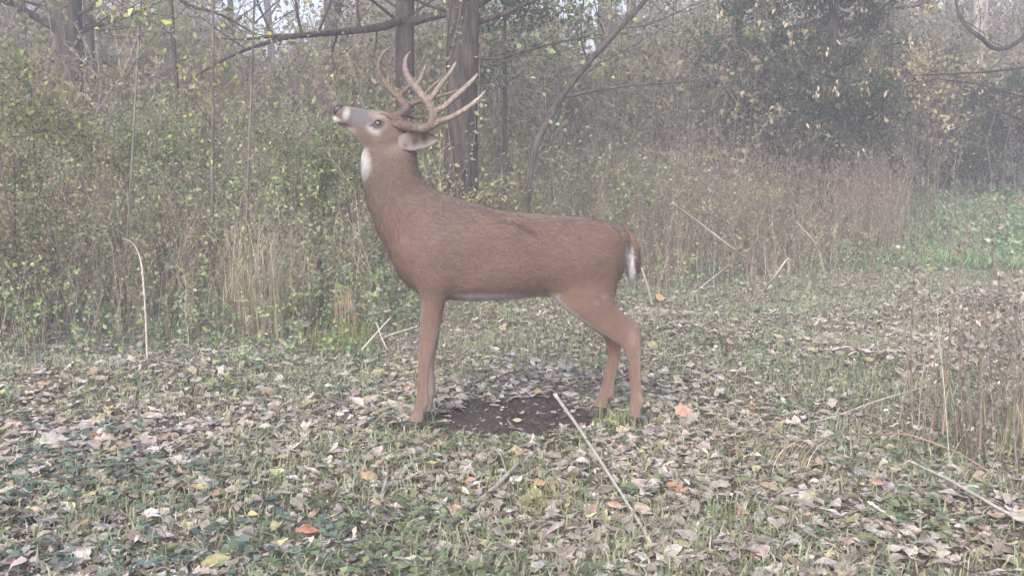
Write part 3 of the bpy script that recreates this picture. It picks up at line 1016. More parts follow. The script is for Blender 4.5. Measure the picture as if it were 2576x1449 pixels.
# branches reaching in from the right edge
eb = empty('tree', (10.2, 17, ghs(10.2, 17)), 'tree just outside the right edge, its bare dark branches reaching in', 'tree')
V, Fq = [], []
rs = random.Random(77)
limb(V, Fq, [Vector((10.2, 17, 0)), Vector((10.1, 17, 3)), Vector((10.3, 17, 7))], [.16, .13, .07], rs=rs)
link('trunk', mesh_np('trunk', V, Fq, smooth=True), B_DARK, eb)
for pts, rr in (([P(2700, 30, 15), P(2532, 122, 13.5), P(2463, 93, 13), P(2418, 49, 13), P(2400, -20, 13)], [.04, .026, .024, .02, .012]),
                ([P(2700, 150, 15), P(2576, 171, 13.5), P(2440, 184, 13), P(2277, 191, 12.6)], [.035, .018, .013, .005]),
                ([P(2720, 270, 15), P(2576, 244, 13.5), P(2470, 215, 13), P(2356, 199, 12.6)], [.03, .015, .011, .004]),
                ([P(2720, 330, 15), P(2576, 303, 13), P(2521, 285, 12.6), P(2447, 301, 12.2)], [.03, .015, .011, .004])):
    V, Fq, tips = [], [], []
    limb(V, Fq, [Vector((10.15, 17, max(1.2, pts[0].z)))] + pts, [rr[0] * 1.5] + rr, 8, rs=rs)
    for k in range(5):
        p = pts[rs.randint(1, len(pts) - 2)].lerp(pts[rs.randint(1, len(pts) - 1)], rs.uniform(0, .5))
        branch_out(V, Fq, pts[rs.randint(1, len(pts) - 1)], Vector((rs.uniform(-1, .2), rs.uniform(-.3, .3), rs.uniform(-.5, .6))), rs.uniform(.4, .9), .006, 1, rs, tips)
    link('branch', mesh_np('branch', V, Fq, smooth=True), B_DARK, eb)

# more trunks of the wood far behind
FAR = ['hazy far trunk between the leftmost trunk and the forked tree', 'hazy far trunk right of the hanging yellow green leaves', 'hazy far trunk behind the bare arching twigs, upper left',
       'hazy thin far trunk behind the tip of the long limb', 'hazy far trunk above the nose of the deer, left of the straight dark one', 'hazy far trunk left of the raised antlers',
       'hazy far trunk close on the right of the thickest trunk', 'hazy thin far trunk left of the leaning grey sapling', 'hazy far trunk right of the top of the leaning sapling',
       'hazy thin far trunk left of the vine covered tree with dead leaves', 'hazy far trunk seen between the two vine covered trees', 'hazy far trunk behind the tan leaved maple',
       'hazy far trunk left of the hooked grey trunk', 'hazy far trunk left of the pale smooth one, upper right']
rs = random.Random(31)
for i, (u, Y, r) in enumerate([(100, 27, .10), (330, 24, .08), (430, 30, .11), (600, 26, .07), (700, 33, .11), (930, 25, .08), (1240, 28, .09), (1380, 24, .07),
                               (1620, 27, .13), (1730, 24, .09), (1960, 30, .14), (2190, 27, .11), (2290, 31, .13), (2380, 28, .10)]):
    tree('tree', FAR[i], [post(u, 420, Y, r, u + rs.uniform(-40, 40), r * .8, 8, bend=rs.uniform(-.1, .1))], [], B_GREY, 300 + i,
         leaf=(2.2, .09, LF_OLIVE + [(.3, .26, .16, 2)]), nb=(9, 2.5, 1.5, 3.2, .5), lev=2, group='trunks of the far wood')


# ------------------------------------------------------------------ grass tufts and stalks as things
def tuft(name, label, u, v, h, n, spread, pal, seed, lean=(0, 0), wd=.006, cat='grass tuft', group=None):
    b = G(u, v)
    rng = np.random.RandomState(seed)
    a = rng.uniform(0, 6.28, n)
    S = 6
    t = np.linspace(0, 1, S)[None, :, None]
    hh = h * rng.uniform(.45, 1.1, n)
    ou = np.stack([np.cos(a), np.sin(a), 0 * a], 1) * (hh * rng.uniform(.05, .45, n))[:, None] + np.array([lean[0], lean[1], 0]) * hh[:, None]
    bb = np.array(b)[None] + np.stack([rng.normal(0, spread, n).clip(-1.4 * spread, 1.4 * spread), rng.normal(0, spread, n).clip(-1.4 * spread, 1.4 * spread), 0 * a], 1)
    bb[:, 2] = gh(bb[:, 0], bb[:, 1])
    pts = bb[:, None] + ou[:, None] * t ** 2 + np.array([0, 0, 1.0]) * (hh[:, None, None] * (t - .22 * t ** 3))
    s = np.stack([-np.sin(a), np.cos(a), 0 * a], 1)[:, None] * (wd * (1 - t ** 2 * .9) * rng.uniform(.5, 1.2, n)[:, None, None])
    V = np.stack([pts - s / 2, pts + s / 2], 2).reshape(-1, 3)
    i = np.arange(n * S * 2).reshape(n, S, 2)
    q_ = np.stack([i[:, :-1, 0], i[:, :-1, 1], i[:, 1:, 1], i[:, 1:, 0]], -1).reshape(-1, 4)
    ac = Acc()
    ac.add(V, q_, np.repeat(pick(rng, pal, n, .15), S * 2, 0))
    o_ = link(name, ac.mesh(name), M_LEAF)
    me = o_.data
    me.transform(Matrix.Translation(-b))
    o_.location = b
    tag(o_, label, cat, group)
    return o_


STRAW = [(.44, .38, .29, 3), (.38, .31, .23, 3), (.50, .45, .36, 2), (.29, .28, .17, 2)]
GRASSY = [(.17, .22, .07, 3), (.24, .27, .10, 2), (.38, .34, .18, 1)]
tuft('grass_tuft', 'tall straw coloured grass clump in the weeds left of the deer', 640, 850, 1.05, 210, .14, STRAW, 1)
tuft('grass_tuft', 'second straw grass clump, just right of the tallest one', 730, 830, .85, 120, .12, STRAW, 2)
tuft('grass_tuft', 'orange brown dry tuft in front of the chest of the deer', 868, 850, .48, 70, .06, [(.44, .32, .21, 3), (.38, .31, .22, 2)], 3, wd=.006)
tuft('grass_tuft', 'green grassy hump at the foot of the weeds left of the front leg', 850, 890, .28, 260, .16, GRASSY, 4)
tuft('grass_tuft', 'ochre dry tuft to the right of the tail of the deer', 1710, 705, .75, 110, .16, [(.42, .34, .25, 3), (.34, .28, .20, 2)], 5)
tuft('grass_tuft', 'big pale brown dry grass clump below the darkest tree', 2175, 640, 1.9, 260, .35, [(.36, .28, .22, 3), (.28, .21, .17, 3), (.44, .36, .28, 2)], 6, wd=.008, lean=(-.12, 0))
tuft('grass_tuft', 'pinkish dry grass wisps bent over in the foreground right of the long pale stick', 1960, 1180, .20, 46, .07, [(.50, .38, .30, 3), (.58, .48, .40, 2)], 7, lean=(.6, 0), wd=.003)
tuft('grass_tuft', 'green tuft at the near hind hoof of the deer', 1545, 1085, .13, 110, .06, GRASSY, 8, wd=.004)
tuft('grass_tuft', 'small green tuft in front of the crossing sticks', 1290, 1205, .12, 90, .08, [(.17, .24, .07, 3), (.24, .28, .10, 2)], 9, wd=.005)
tuft('grass_tuft', 'thin green tuft at lower left among the leaves', 240, 1310, .10, 60, .05, [(.10, .19, .09, 3), (.15, .22, .09, 2)], 10, wd=.005)
tuft('grass_tuft', 'yellowish green tuft beside the thick grey stick', 1400, 1290, .16, 70, .07, [(.30, .30, .10, 3), (.22, .26, .08, 2)], 12, wd=.004)
tuft('grass_tuft', 'dry tuft at the right edge under the dark stalks', 2540, 1130, .42, 120, .14, STRAW + [(.2, .25, .1, 3)], 13, wd=.005)
tuft('grass_tuft', 'grey green tuft in the leaves right of the near hind hoof', 1850, 1330, .12, 60, .05, GRASSY, 14, wd=.004)


def stick(name, label, pts, rad, col, cat='stick', twigs=(), sides=8, rs=None, leafy=None, group=None, seed=0, rough=.17):
    """one stick or stalk; points are world positions, the first is its foot"""
    rs = random.Random(seed + 5)
    V, Fq = [], []
    limb(V, Fq, pts, rad, sides, rs=rs, rough=rough)
    tips = []
    for (s_, e_, r_) in twigs:
        limb(V, Fq, [s_, (s_ + e_) / 2 + Vector((rs.gauss(0, .008), rs.gauss(0, .008), rs.gauss(0, .008))), e_], [r_, r_ * .7, r_ * .3], 5, rs=rs)
        tips.append((s_, e_))
    b = Vector(pts[0])
    cols = np.repeat(np.array(col)[None], len(V), 0)
    if leafy is None:
        o_ = link(name, mesh_np(name, np.array(V) - np.array(b), Fq, cols, smooth=True), M_STICK)
        o_.location = b
        return tag(o_, label, cat, group)
    t = empty(name, b, label, cat, group)
    link('stem', mesh_np('stem', V, Fq, cols, smooth=True), M_STICK, t)
    n, size, pal = leafy
    rng = np.random.RandomState(seed + 3)
    if not tips:
        tips = [(pts[len(pts) // 2], pts[-1])]
    ac = tips_leaves(tips + [(pts[-2], pts[-1])], rng, n / (len(tips) + 1), size, pal, droop=.8, jit=.006)
    o_ = link('withered_leaves', ac.mesh('withered_leaves'), M_DRY, t)
    return t


PALE = (.47, .425, .385)
GREYS = (.36, .33, .31)
BRN = (.19, .17, .158)
up = lambda v, z: v + Vector((0, 0, z))
# long pale stalk in front, and its companions on the ground
stick('fallen_stalk', 'long straight pale stalk slanting down from the bare earth toward the camera', [G(1396, 1018, .05), G(1450, 1100, .055), G(1520, 1208, .05), G(1585, 1310, .045), G(1640, 1392, .03)], [.0085, .0065, .006, .005, .004], PALE, cat='stalk')
stick('fallen_branch', 'thick grey stick with a forked tip in the foreground centre', [G(1105, 1352, .012), G(1170, 1303, .02), G(1240, 1255, .035), G(1315, 1192, .06)], [.008, .0085, .0085, .006], GREYS,
      twigs=[(G(1240, 1255, .035), G(1262, 1268, .015), .005), (G(1275, 1225, .045), G(1250, 1180, .09), .004)])
stick('fallen_twig', 'short dark grey twig left of the thick forked stick', [G(925, 1352, .01), G(950, 1290, .02), G(975, 1235, .05)], [.007, .006, .004], (.36, .35, .33))
stick('fallen_stalk', 'pale stalk lying level across the leaves right of the slanting one', [G(1530, 1183, .02), G(1650, 1190, .02), G(1840, 1204, .02)], [.004, .004, .003], PALE, cat='stalk')
stick('dead_stalk', 'tall bleached stalk bent over at the top, standing left of the deer',
      [P(372, 930, 6.25), P(369, 860, 6.25), P(366, 790, 6.25), P(360, 700, 6.25), P(354, 655, 6.25), P(343, 625, 6.24), P(328, 608, 6.22), P(308, 600, 6.2)],
      [.0065, .006, .0055, .0055, .005, .0045, .004, .002], (.48, .43, .385), cat='stalk', seed=3)
stick('fallen_twig', 'thin dark curved twig on the leaves at left', [G(150, 961, .02), G(296, 963, .03), G(348, 942, .04), G(425, 928, .05), G(537, 947, .02)], [.004, .005, .006, .005, .003], BRN)
stick('fallen_twig', 'long pale twig lying flat left of the front hoof', [G(480, 962, .02), G(590, 958, .02), G(700, 950, .02), G(800, 935, .03)], [.003, .003, .003, .002], (.45, .40, .34))
stick('broken_stalk', 'longest of the crossed broken stalks behind the front leg', [G(863, 930, .01), P(905, 885, 6.5), P(945, 840, 6.6), P(985, 797, 6.7)], [.006, .006, .005, .004], PALE, cat='stalk')
stick('broken_stalk', 'bent pale stalk crossing the longest broken one', [G(918, 868, .02), P(943, 811, 7.0), P(958, 845, 6.9), P(975, 880, 6.8)], [.005, .005, .0045, .004], PALE, cat='stalk')
stick('broken_stalk', 'pale stalk leaning low from the crossed stalks to the front leg', [G(940, 868, .01), P(975, 845, 7.0), P(1052, 820, 6.8)], [.005, .005, .003], PALE, cat='stalk')
stick('dead_stalk', 'split white stalk standing behind the tail of the deer', [G(1642, 772, -.02), P(1632, 730, 9.0), P(1612, 668, 9.0)], [.010, .009, .005], (.42, .385, .35), cat='stalk',
      twigs=[(P(1640, 765, 9.0), P(1618, 690, 8.95), .006)])
stick('dead_stalk', 'bright bent stalk propped on the leaves right of the deer', [G(1914, 741, .0), P(1950, 694, 9.7), P(1983, 650, 9.7), P(1980, 692, 9.75)], [.009, .009, .008, .004], (.42, .385, .35), cat='stalk')
stick('fallen_stalk', 'pale stalk lying flat behind, between the tail and the bright bent stalk', [G(1700, 768, .02), G(1760, 744, .07), G(1844, 709, .22)], [.006, .006, .004], (.55, .50, .44), cat='stalk')
stick('leaning_stalk', 'long grey stalk leaning down to the right above the path', [G(1935, 692, 0), P(1850, 630, 11.0), P(1770, 568, 11), P(1694, 512, 11)], [.011, .010, .008, .005], (.33, .305, .285), cat='stalk')
stick('leaning_stalk', 'thin grey stalk leaning beside the path, under the big dry clump', [G(2108, 680, 0), P(2060, 620, 11.6), P(2001, 556, 11.6)], [.010, .008, .005], (.34, .315, .295), cat='stalk')
stick('fallen_stalk', 'long straight straw stalk crossing the lower right corner', [G(2285, 1191, .05), G(2400, 1250, .05), G(2500, 1302, .04), G(2640, 1372, .03)], [.004, .005, .005, .005], PALE, cat='stalk')
stick('fallen_stalk', 'short pale stalk at the bottom, left of the corner one', [G(2189, 1295, .04), G(2240, 1322, .03), G(2310, 1358, .02)], [.006, .006, .005], (.52, .47, .43), cat='stalk')
stick('arching_stem', 'thin pale stem rising gently to the right over the leaves', [G(2000, 1080, .02), P(2090, 1050, 4.7), P(2200, 1010, 4.6), P(2326, 972, 4.5)], [.003, .003, .0024, .0015], (.38, .35, .31), cat='stem')
stick('arching_stem', 'thin brown stem arching low across the right foreground', [G(2120, 1105, .02), P(2200, 1092, 4.25), P(2278, 1092, 4.1), P(2360, 1118, 4.0), P(2425, 1147, 3.9), P(2494, 1190, 3.8)], [.003, .003, .003, .003, .003, .002], (.30, .22, .17), cat='stem')
stick('broken_stalk', 'small white broken stalk end right of the long pale stick', [G(2010, 1300, 0), G(2012, 1270, .03), P(1990, 1245, 3.6)], [.005, .004, .003], (.62, .58, .54), cat='stalk')
stick('broken_stalk', 'short white stub with a fork in the foreground right of centre', [G(2043, 1346, 0), P(2040, 1310, 3.5), P(2036, 1290, 3.45)], [.004, .004, .003], (.64, .60, .56), cat='stalk',
      twigs=[(G(2043, 1346, .005), P(2068, 1325, 3.45), .003), (G(2012, 1350, .0), P(2022, 1322, 3.45), .004)])

# tall dark weed stalks at the right edge
rs = random.Random(12)
WL = (46, .026, [(.27, .245, .22, 3), (.34, .31, .28, 2), (.20, .18, .165, 2)])
stk = [('tallest dark weed stalk, kinked, near the right edge', [(2430, 1115), (2466, 967), (2498, 856), (2530, 776), (2511, 709), (2498, 639), (2511, 585), (2530, 514)], BRN, 4.35),
       ('dark weed stalk left of the kinked one, curving up to the right', [(2335, 1100), (2373, 967), (2396, 776), (2412, 684), (2437, 569)], (.22, .17, .14), 4.45),
       ('dark forked weed stalk right of the kinked one', [(2515, 1095), (2536, 903), (2549, 824), (2562, 744), (2552, 697), (2504, 642)], BRN, 4.5),
       ('weed stalk farthest right, leaning in at the edge', [(2528, 1120), (2555, 889), (2546, 776), (2575, 683)], BRN, 4.4),
       ('thin pale stalk standing among the dark weed stalks', [(2392, 1205), (2374, 967), (2361, 840), (2358, 760)], (.40, .36, .32), 3.95),
       ('short reddish weed stalk between the two curved dark ones', [(2398, 1130), (2420, 1000), (2447, 808)], (.20, .13, .11), 4.3),
       ('thin dark stalk leaning right, low at the right edge', [(2440, 1200), (2475, 1080), (2530, 930)], (.17, .13, .11), 3.95),
       ('slim brown stalk at the left of the weed clump', [(2262, 1060), (2285, 920), (2300, 800)], (.36, .30, .25), 4.7),
       ('pair of pale straws left of the dark weed stalks', [(2310, 1090), (2318, 960), (2335, 860)], (.40, .36, .32), 4.55),
       ('low dark weed stalk bending left at the lower right', [(2490, 1180), (2470, 1080), (2455, 990)], BRN, 4.0),
       ('dark weed stalk with a drooping tip at the right edge', [(2560, 1190), (2550, 1040), (2570, 900), (2560, 830)], BRN, 4.0),
       ('fine leaning stalk rising over the arching stem', [(2330, 1150), (2345, 1050), (2330, 950), (2348, 900)], (.30, .24, .20), 4.2)]
for k in range(13):
    u0 = rs.uniform(2290, 2600)
    v0 = rs.uniform(1060, 1210)
    h0 = rs.uniform(170, 520)
    ln = rs.uniform(-40, 60)
    stk.append(('thin dark weed stalk in the dense clump at the lower right edge', [(u0, v0), (u0 + ln * .4 + rs.uniform(-10, 10), v0 - h0 * .45), (u0 + ln, v0 - h0)],
                rs.choice([BRN, (.20, .175, .155), (.24, .21, .19)]), 1.12 * 2762 / (v0 - 430)))
ORD = ['first', 'second', 'third', 'fourth', 'fifth', 'sixth', 'seventh', 'eighth', 'ninth', 'tenth', 'eleventh', 'twelfth', 'last']
stk[12:] = sorted(stk[12:], key=lambda s_: s_[1][0][0])
for k in range(12, len(stk)):
    tall = stk[k][1][0][1] - stk[k][1][-1][1] > 280
    stk[k] = (('tall' if tall else 'low') + ' weed stalk in the dense right edge clump, ' + ORD[k - 12] + ' foot from the left',) + stk[k][1:]
for i, (lab, pp, col, Y) in enumerate(stk):
    Y = G(*pp[0]).y
    foot = P(pp[0][0], pp[0][1], Y)
    foot.z = ghs(foot.x, foot.y) - .01
    pts = [foot] + [P(a, b, Y + rs.uniform(-.04, .04)) for a, b in pp[1:]]
    dark = col[0] < .25
    tw = []
    n = len(pts)
    for k in range((14 if i < 12 else 8) if dark else 3):
        j = rs.randint(1, n - 1)
        s_ = pts[j - 1].lerp(pts[j], rs.uniform(.2, 1))
        L_ = rs.uniform(.05, .16)
        tw.append((s_, s_ + Vector((rs.uniform(-1, 1), rs.uniform(-1, 1), rs.uniform(.3, 1.3))).normalized() * L_, .0017))
    r0 = .0052 if dark else .0027
    stick('weed_stalk', lab, pts, [r0 * (1 - .6 * k / (n - 1)) for k in range(n)], col, 'weed stalk', tw, 5, leafy=WL if dark else None, seed=400 + i, group='dark weed stalks clumped at the right edge' if i >= 12 else None)

# slender standing stems among the left weeds and at the right of the path
for i, (lab, pp, col, Y, r) in enumerate([
    ('yellow green stem leaning left in the weeds at left', [(650, 740), (620, 620), (570, 520), (500, 445)], (.40, .40, .20), 7.8, .004),
    ('pale leaning straw between the bent stalk and the straw clump', [(545, 780), (575, 690), (610, 600)], (.50, .42, .34), 7.3, .004),
    ('reddish thin stem right of the bleached bent stalk', [(472, 850), (468, 720), (455, 660), (438, 600)], (.34, .24, .18), 7.2, .004),
    ('dark slim stem at far left leaning over the brown bush', [(70, 830), (40, 640), (15, 500), (0, 400)], (.13, .10, .09), 7.0, .011),
    ('second dark slim stem at far left, right of the leaning one', [(175, 800), (165, 620), (190, 480), (200, 420)], (.16, .12, .11), 7.4, .009),
    ('dark thin stem standing at the right of the path', [(2250, 700), (2215, 560), (2190, 440), (2185, 330)], (.12, .10, .09), 9.5, .006),
    ('dark thin stem leaning right over the path', [(2200, 690), (2185, 590), (2140, 470), (2110, 380)], (.14, .11, .10), 9.6, .006),
    ('thin reddish stem left of the bright grass', [(2380, 760), (2395, 640), (2400, 520)], (.24, .17, .14), 8.2, .004),
    ('straight grey stem in front of the bright grass', [(2460, 740), (2462, 620), (2470, 480)], (.20, .17, .15), 8.4, .005)]):
    Y = G(*pp[0]).y
    foot = P(pp[0][0], pp[0][1], Y)
    foot.z = ghs(foot.x, foot.y) - .01
    pts = [foot] + [P(a, b, Y) for a, b in pp[1:]]
    tw = []
    for k in range(6):
        j = rs.randint(1, len(pts) - 1)
        s_ = pts[j - 1].lerp(pts[j], rs.uniform(.3, 1))
        tw.append((s_, s_ + Vector((rs.uniform(-1, 1), rs.uniform(-.5, .5), rs.uniform(.4, 1.3))).normalized() * rs.uniform(.08, .25), r * .4))
    stick('standing_stem', lab, pts, [r * (1 - .6 * k / (len(pts) - 1)) for k in range(len(pts))], col, 'stem', tw, 6, seed=500 + i)


# ------------------------------------------------------------------ single leaves one can point at
def one_leaf(label, u, v, size, kind, col, rot, tilt=(.1, .1), curl=(.3, .8), lift=.03, seed=0):
    Vt, Ft = litter_template(kind)
    rs_ = np.random.RandomState(seed)
    # refine once so that the curl is smooth
    V = Vt.copy()
    V[:, 2] = curl[0] * V[:, 0] ** 2 + curl[1] * V[:, 1] ** 2 + rs_.normal(0, .015, len(V))
    col = tuple(.72 * c_ + .28 * .36 for c_ in col)
    V *= size
    b = G(u, v)
    Rm = Matrix.Rotation(rot, 3, 'Z') @ Matrix.Rotation(tilt[0], 3, 'X') @ Matrix.Rotation(tilt[1], 3, 'Y')
    V = np.array([tuple(Rm @ Vector(p)) for p in V])
    V[:, 2] += lift - V[:, 2].min() * .6
    C = np.repeat(np.array(col)[None], len(V), 0) * (1 + rs_.normal(0, .05, (len(V), 1)))
    C[1::3] *= .82
    # stalk of the leaf
    me = mesh_np('fallen_leaf', V, Ft, C, smooth=False)
    o_ = link('fallen_leaf', me, M_DRY)
    o_.location = b
    sm = o_.modifiers.new('thick', 'SOLIDIFY')
    sm.thickness = .0012
    return tag(o_, label, 'leaf')


one_leaf('large orange tan leaf lying curled in the foreground left of centre', 930, 1222, .085, 0, (.62, .36, .17), -.6, (.35, .1), lift=.03, seed=1)
one_leaf('pinkish orange lobed leaf standing up right of the near hind hoof', 1722, 1062, .095, 2, (.60, .30, .20), .5, (.9, -.2), lift=.03, seed=2)
one_leaf('small round yellow leaf on the bare earth, the farther of two', 1302, 1070, .04, 0, (.60, .58, .30), .3, (.8, 0), lift=.02, seed=3)
one_leaf('round yellow leaf at the near edge of the bare earth', 1283, 1088, .052, 2, (.52, .54, .28), 1.4, (.8, .1), lift=.03, seed=4)
one_leaf('long white leaf lying on the far right edge of the bare earth', 1436, 1007, .095, 0, (.68, .62, .56), .05, (.25, 0), lift=.03, seed=5)
one_leaf('big pale grey leaf in the lower left, broad and flat', 140, 1132, .115, 2, (.58, .55, .48), .2, (.35, .0), lift=.035, seed=6)
one_leaf('orange leaf right of the big pale grey one at lower left', 243, 1127, .055, 2, (.55, .25, .12), .8, (.6, .2), lift=.04, seed=7)
one_leaf('orange red leaf at the very bottom left of centre', 775, 1364, .075, 0, (.62, .22, .10), .1, (.3, .0), lift=.035, seed=8)
one_leaf('small bright orange leaf right of the thick forked stick', 1360, 1245, .045, 2, (.66, .36, .14), .3, (.4, 0), lift=.04, seed=9)
one_leaf('orange leaf beside the lower end of the long pale stalk', 1548, 1302, .055, 0, (.62, .30, .17), -.4, (.4, .1), lift=.04, seed=10)
one_leaf('yellow leaf with a white tip in the leaves at right', 1997, 1000, .06, 2, (.66, .54, .30), 1.2, (.9, 0), lift=.04, seed=11)
one_leaf('orange leaf lying left of the near front leg', 1022, 985, .065, 0, (.60, .36, .22), 1.1, (.6, .1), lift=.03, seed=12)
one_leaf('orange brown leaf at the left edge on the green ivy', 112, 987, .07, 0, (.55, .32, .17), .1, (.3, .1), lift=.04, seed=13)
one_leaf('large pale green leaf at the foot of the straw coloured clump', 766, 845, .13, 2, (.34, .40, .28), .2, (.5, 0), lift=.08, seed=14)
one_leaf('small ochre leaf on the turf under the belly of the deer', 1265, 846, .06, 2, (.60, .42, .22), .6, (.6, 0), lift=.05, seed=15)
one_leaf('orange leaf at the foot of the split white stalk', 1662, 768, .09, 2, (.66, .38, .12), .4, (.8, 0), lift=.05, seed=16)
one_leaf('brown orange leaf among the stalks at lower right', 2205, 1243, .06, 0, (.50, .28, .17), -.5, (.4, .1), lift=.04, seed=17)
one_leaf('upright pale leaf caught on the straw stalk at lower right', 2388, 1218, .07, 0, (.64, .55, .46), 1.3, (.5, .5), lift=.05, seed=18)
one_leaf('grey curled leaf near the bottom, left of the short pale stalk', 2175, 1215, .085, 0, (.42, .38, .35), -.7, (.3, .1), lift=.03, seed=19)
one_leaf('salmon coloured leaf far off on the track right of the hind leg', 1838, 880, .07, 2, (.62, .34, .25), .6, (.6, .1), lift=.04, seed=20)
one_leaf('rust coloured leaf at the bottom right of centre', 1868, 1320, .05, 0, (.60, .30, .18), .2, (.3, .1), lift=.04, seed=21)
one_leaf('tan leaf at the near edge of the bare earth, below the yellow one', 1245, 1030, .05, 0, (.50, .38, .28), .0, (.2, .1), lift=.02, seed=22)

# ------------------------------------------------------------------ the deer
YM = 4.80            # the plane through the middle of the body


def loft(V, Fq, secs, n=22, sq=2.3):
    """secs: (edge point A, edge point B, half width sideways, Y) closed ring sections"""
    base = len(V)
    for A, B, wd, Y in secs:
        a, b = P(A[0], A[1], Y), P(B[0], B[1], Y)
        c, hv = (a + b) / 2, (a - b) / 2
        for j in range(n):
            th = 2 * math.pi * j / n
            cs, sn = math.cos(th), math.sin(th)
            cs = math.copysign(abs(cs) ** (2 / sq), cs)
            sn = math.copysign(abs(sn) ** (2 / sq), sn)
            V.append(c + hv * cs + Vector((0, wd * sn, 0)))
    m = len(secs)
    for i in range(m - 1):
        for j in range(n):
            Fq.append([base + i * n + j, base + i * n + (j + 1) % n, base + (i + 1) * n + (j + 1) % n, base + (i + 1) * n + j])
    Fq.append([base + j for j in range(n)][::-1])
    Fq.append([base + (m - 1) * n + j for j in range(n)])


def dense(secs, k=4):
    """smooth interpolation between sections"""
    arr = np.array([[*A, *B, w_, Y] for A, B, w_, Y in secs], float)
    n = len(arr)
    ext = np.vstack([2 * arr[0] - arr[1], arr, 2 * arr[-1] - arr[-2]])
    out = []
    for i in range(n - 1):
        a, b, c, d = ext[i:i + 4]
        for s_ in range(k):
            f = s_ / k
            out.append(0.5 * ((2 * b) + (c - a) * f + (2 * a - 5 * b + 4 * c - d) * f * f + (3 * b - a - 3 * c + d) * f ** 3))
    out.append(arr[-1])
    return [((r[0], r[1]), (r[2], r[3]), max(r[4], .002), r[5]) for r in out]


def blob(V, Fq, u, v, Y, ru, rv, ry, rot=0):
    """ellipsoid muscle; radii ru, rv in survey units, ry in metres"""
    base = len(V)
    c = P(u, v, Y)
    s_ = Y / F
    n, m = 20, 12
    for i in range(1, m):
        ph = math.pi * i / m
        for j in range(n):
            th = 2 * math.pi * j / n
            x = math.sin(ph) * math.cos(th) * ru * s_
            y = math.sin(ph) * math.sin(th) * ry
            z = math.cos(ph) * rv * s_
            V.append(c + Vector((x * math.cos(rot) - z * math.sin(rot), y, x * math.sin(rot) + z * math.cos(rot))))
    for i in range(m - 2):
        for j in range(n):
            Fq.append([base + i * n + j, base + (i + 1) * n + j, base + (i + 1) * n + (j + 1) % n, base + i * n + (j + 1) % n])
    Fq.append([base + j for j in range(n)])
    Fq.append([base + (m - 2) * n + j for j in range(n)][::-1])


def remeshed(name, V, Fq, voxel, smooth=6, fac=.5):
    bm = bmesh.new()
    vs = [bm.verts.new(v) for v in V]
    for f in Fq:
        bm.faces.new([vs[i] for i in f])
    bmesh.ops.recalc_face_normals(bm, faces=bm.faces)
    me = bpy.data.meshes.new(name + '_cage')
    bm.to_mesh(me)
    bm.free()
    ob = bpy.data.objects.new(name + '_cage', me)
    COL.objects.link(ob)
    m1 = ob.modifiers.new('r', 'REMESH')
    m1.mode = 'VOXEL'
    m1.voxel_size = voxel
    m2 = ob.modifiers.new('s', 'SMOOTH')
    m2.factor = fac
    m2.iterations = smooth
    dg = bpy.context.evaluated_depsgraph_get()
    dg.update()
    res = bpy.data.meshes.new_from_object(ob.evaluated_get(dg))
    res.name = name
    bpy.data.objects.remove(ob, do_unlink=True)
    res.polygons.foreach_set('use_smooth', np.ones(len(res.polygons), bool))
    return res


Yf, Yr = 4.78, 4.83


def mid(u):
    return Yf + (Yr - Yf) * (u - 1080) / 470


def B(A_, B_, w_, Y=None):
    return (A_, B_, w_, mid((A_[0] + B_[0]) / 2) if Y is None else Y)


V, Fq = [], []
# trunk and neck
loft(V, Fq, dense([
    B((1581, 606), (1577, 640), .030), B((1577, 586), (1566, 685), .080), B((1563, 566), (1548, 715), .118), B((1535, 558), (1520, 745), .145),
    B((1490, 549), (1465, 757), .160), B((1440, 544), (1410, 750), .165), B((1380, 539), (1352, 746), .172), B((1315, 534), (1290, 753), .185),
    B((1253, 527), (1225, 757), .188), B((1200, 512), (1165, 757), .180), B((1160, 499), (1110, 752), .166), B((1122, 489), (1062, 742), .150),
    B((1095, 476), (1013, 708), .132), B((1073, 458), (980, 645), .116), B((1058, 438), (951, 586), .104), B((1050, 416), (928, 525), .094),
    B((1048, 398), (914, 470), .086), B((1048, 382), (908, 420), .078), B((1042, 364), (912, 382), .066), B((1032, 350), (930, 372), .052)]))
# skull, from the nape to the lips
loft(V, Fq, dense([
    B((1036, 345), (1020, 375), .035), B((1022, 322), (1000, 392), .056), B((1005, 303), (968, 396), .064), B((985, 289), (940, 388), .066),
    B((960, 280), (918, 372), .058), B((936, 277), (900, 352), .047), B((912, 274), (887, 334), .039), B((888, 270), (874, 318), .034),
    B((866, 267), (856, 303), .031), B((852, 268), (845, 294), .024)]), sq=2.1)
# lower lip and chin
loft(V, Fq, dense([B((900, 318), (885, 338), .020), B((880, 310), (870, 324), .020), B((862, 303), (850, 314), .018), B((848, 297), (838, 304), .012), B((840, 288), (834, 296), .008)]), sq=2)
# brow ridge above each eye
for s_ in (-1, 1):
    blob(V, Fq, 962, 296, Yf + s_ * .046, 24, 10, .016, .3)
    blob(V, Fq, 1004, 306, Yf + s_ * .034, 13, 12, .020)         # pedicle
    blob(V, Fq, 960, 350, Yf + s_ * .045, 34, 26, .022)         # cheek
# shoulders and haunches
for s_ in (-1, 1):
    blob(V, Fq, 1118, 635, Yf + s_ * .100, 58, 100, .072, .15)
    blob(V, Fq, 1093, 690, Yf + s_ * .100, 48, 72, .062, 0)
    blob(V, Fq, 1485, 650, Yr + s_ * .085, 84, 105, .078, -.25)
    blob(V, Fq, 1040, 660, Yf + s_ * .060, 38, 70, .060, .55)
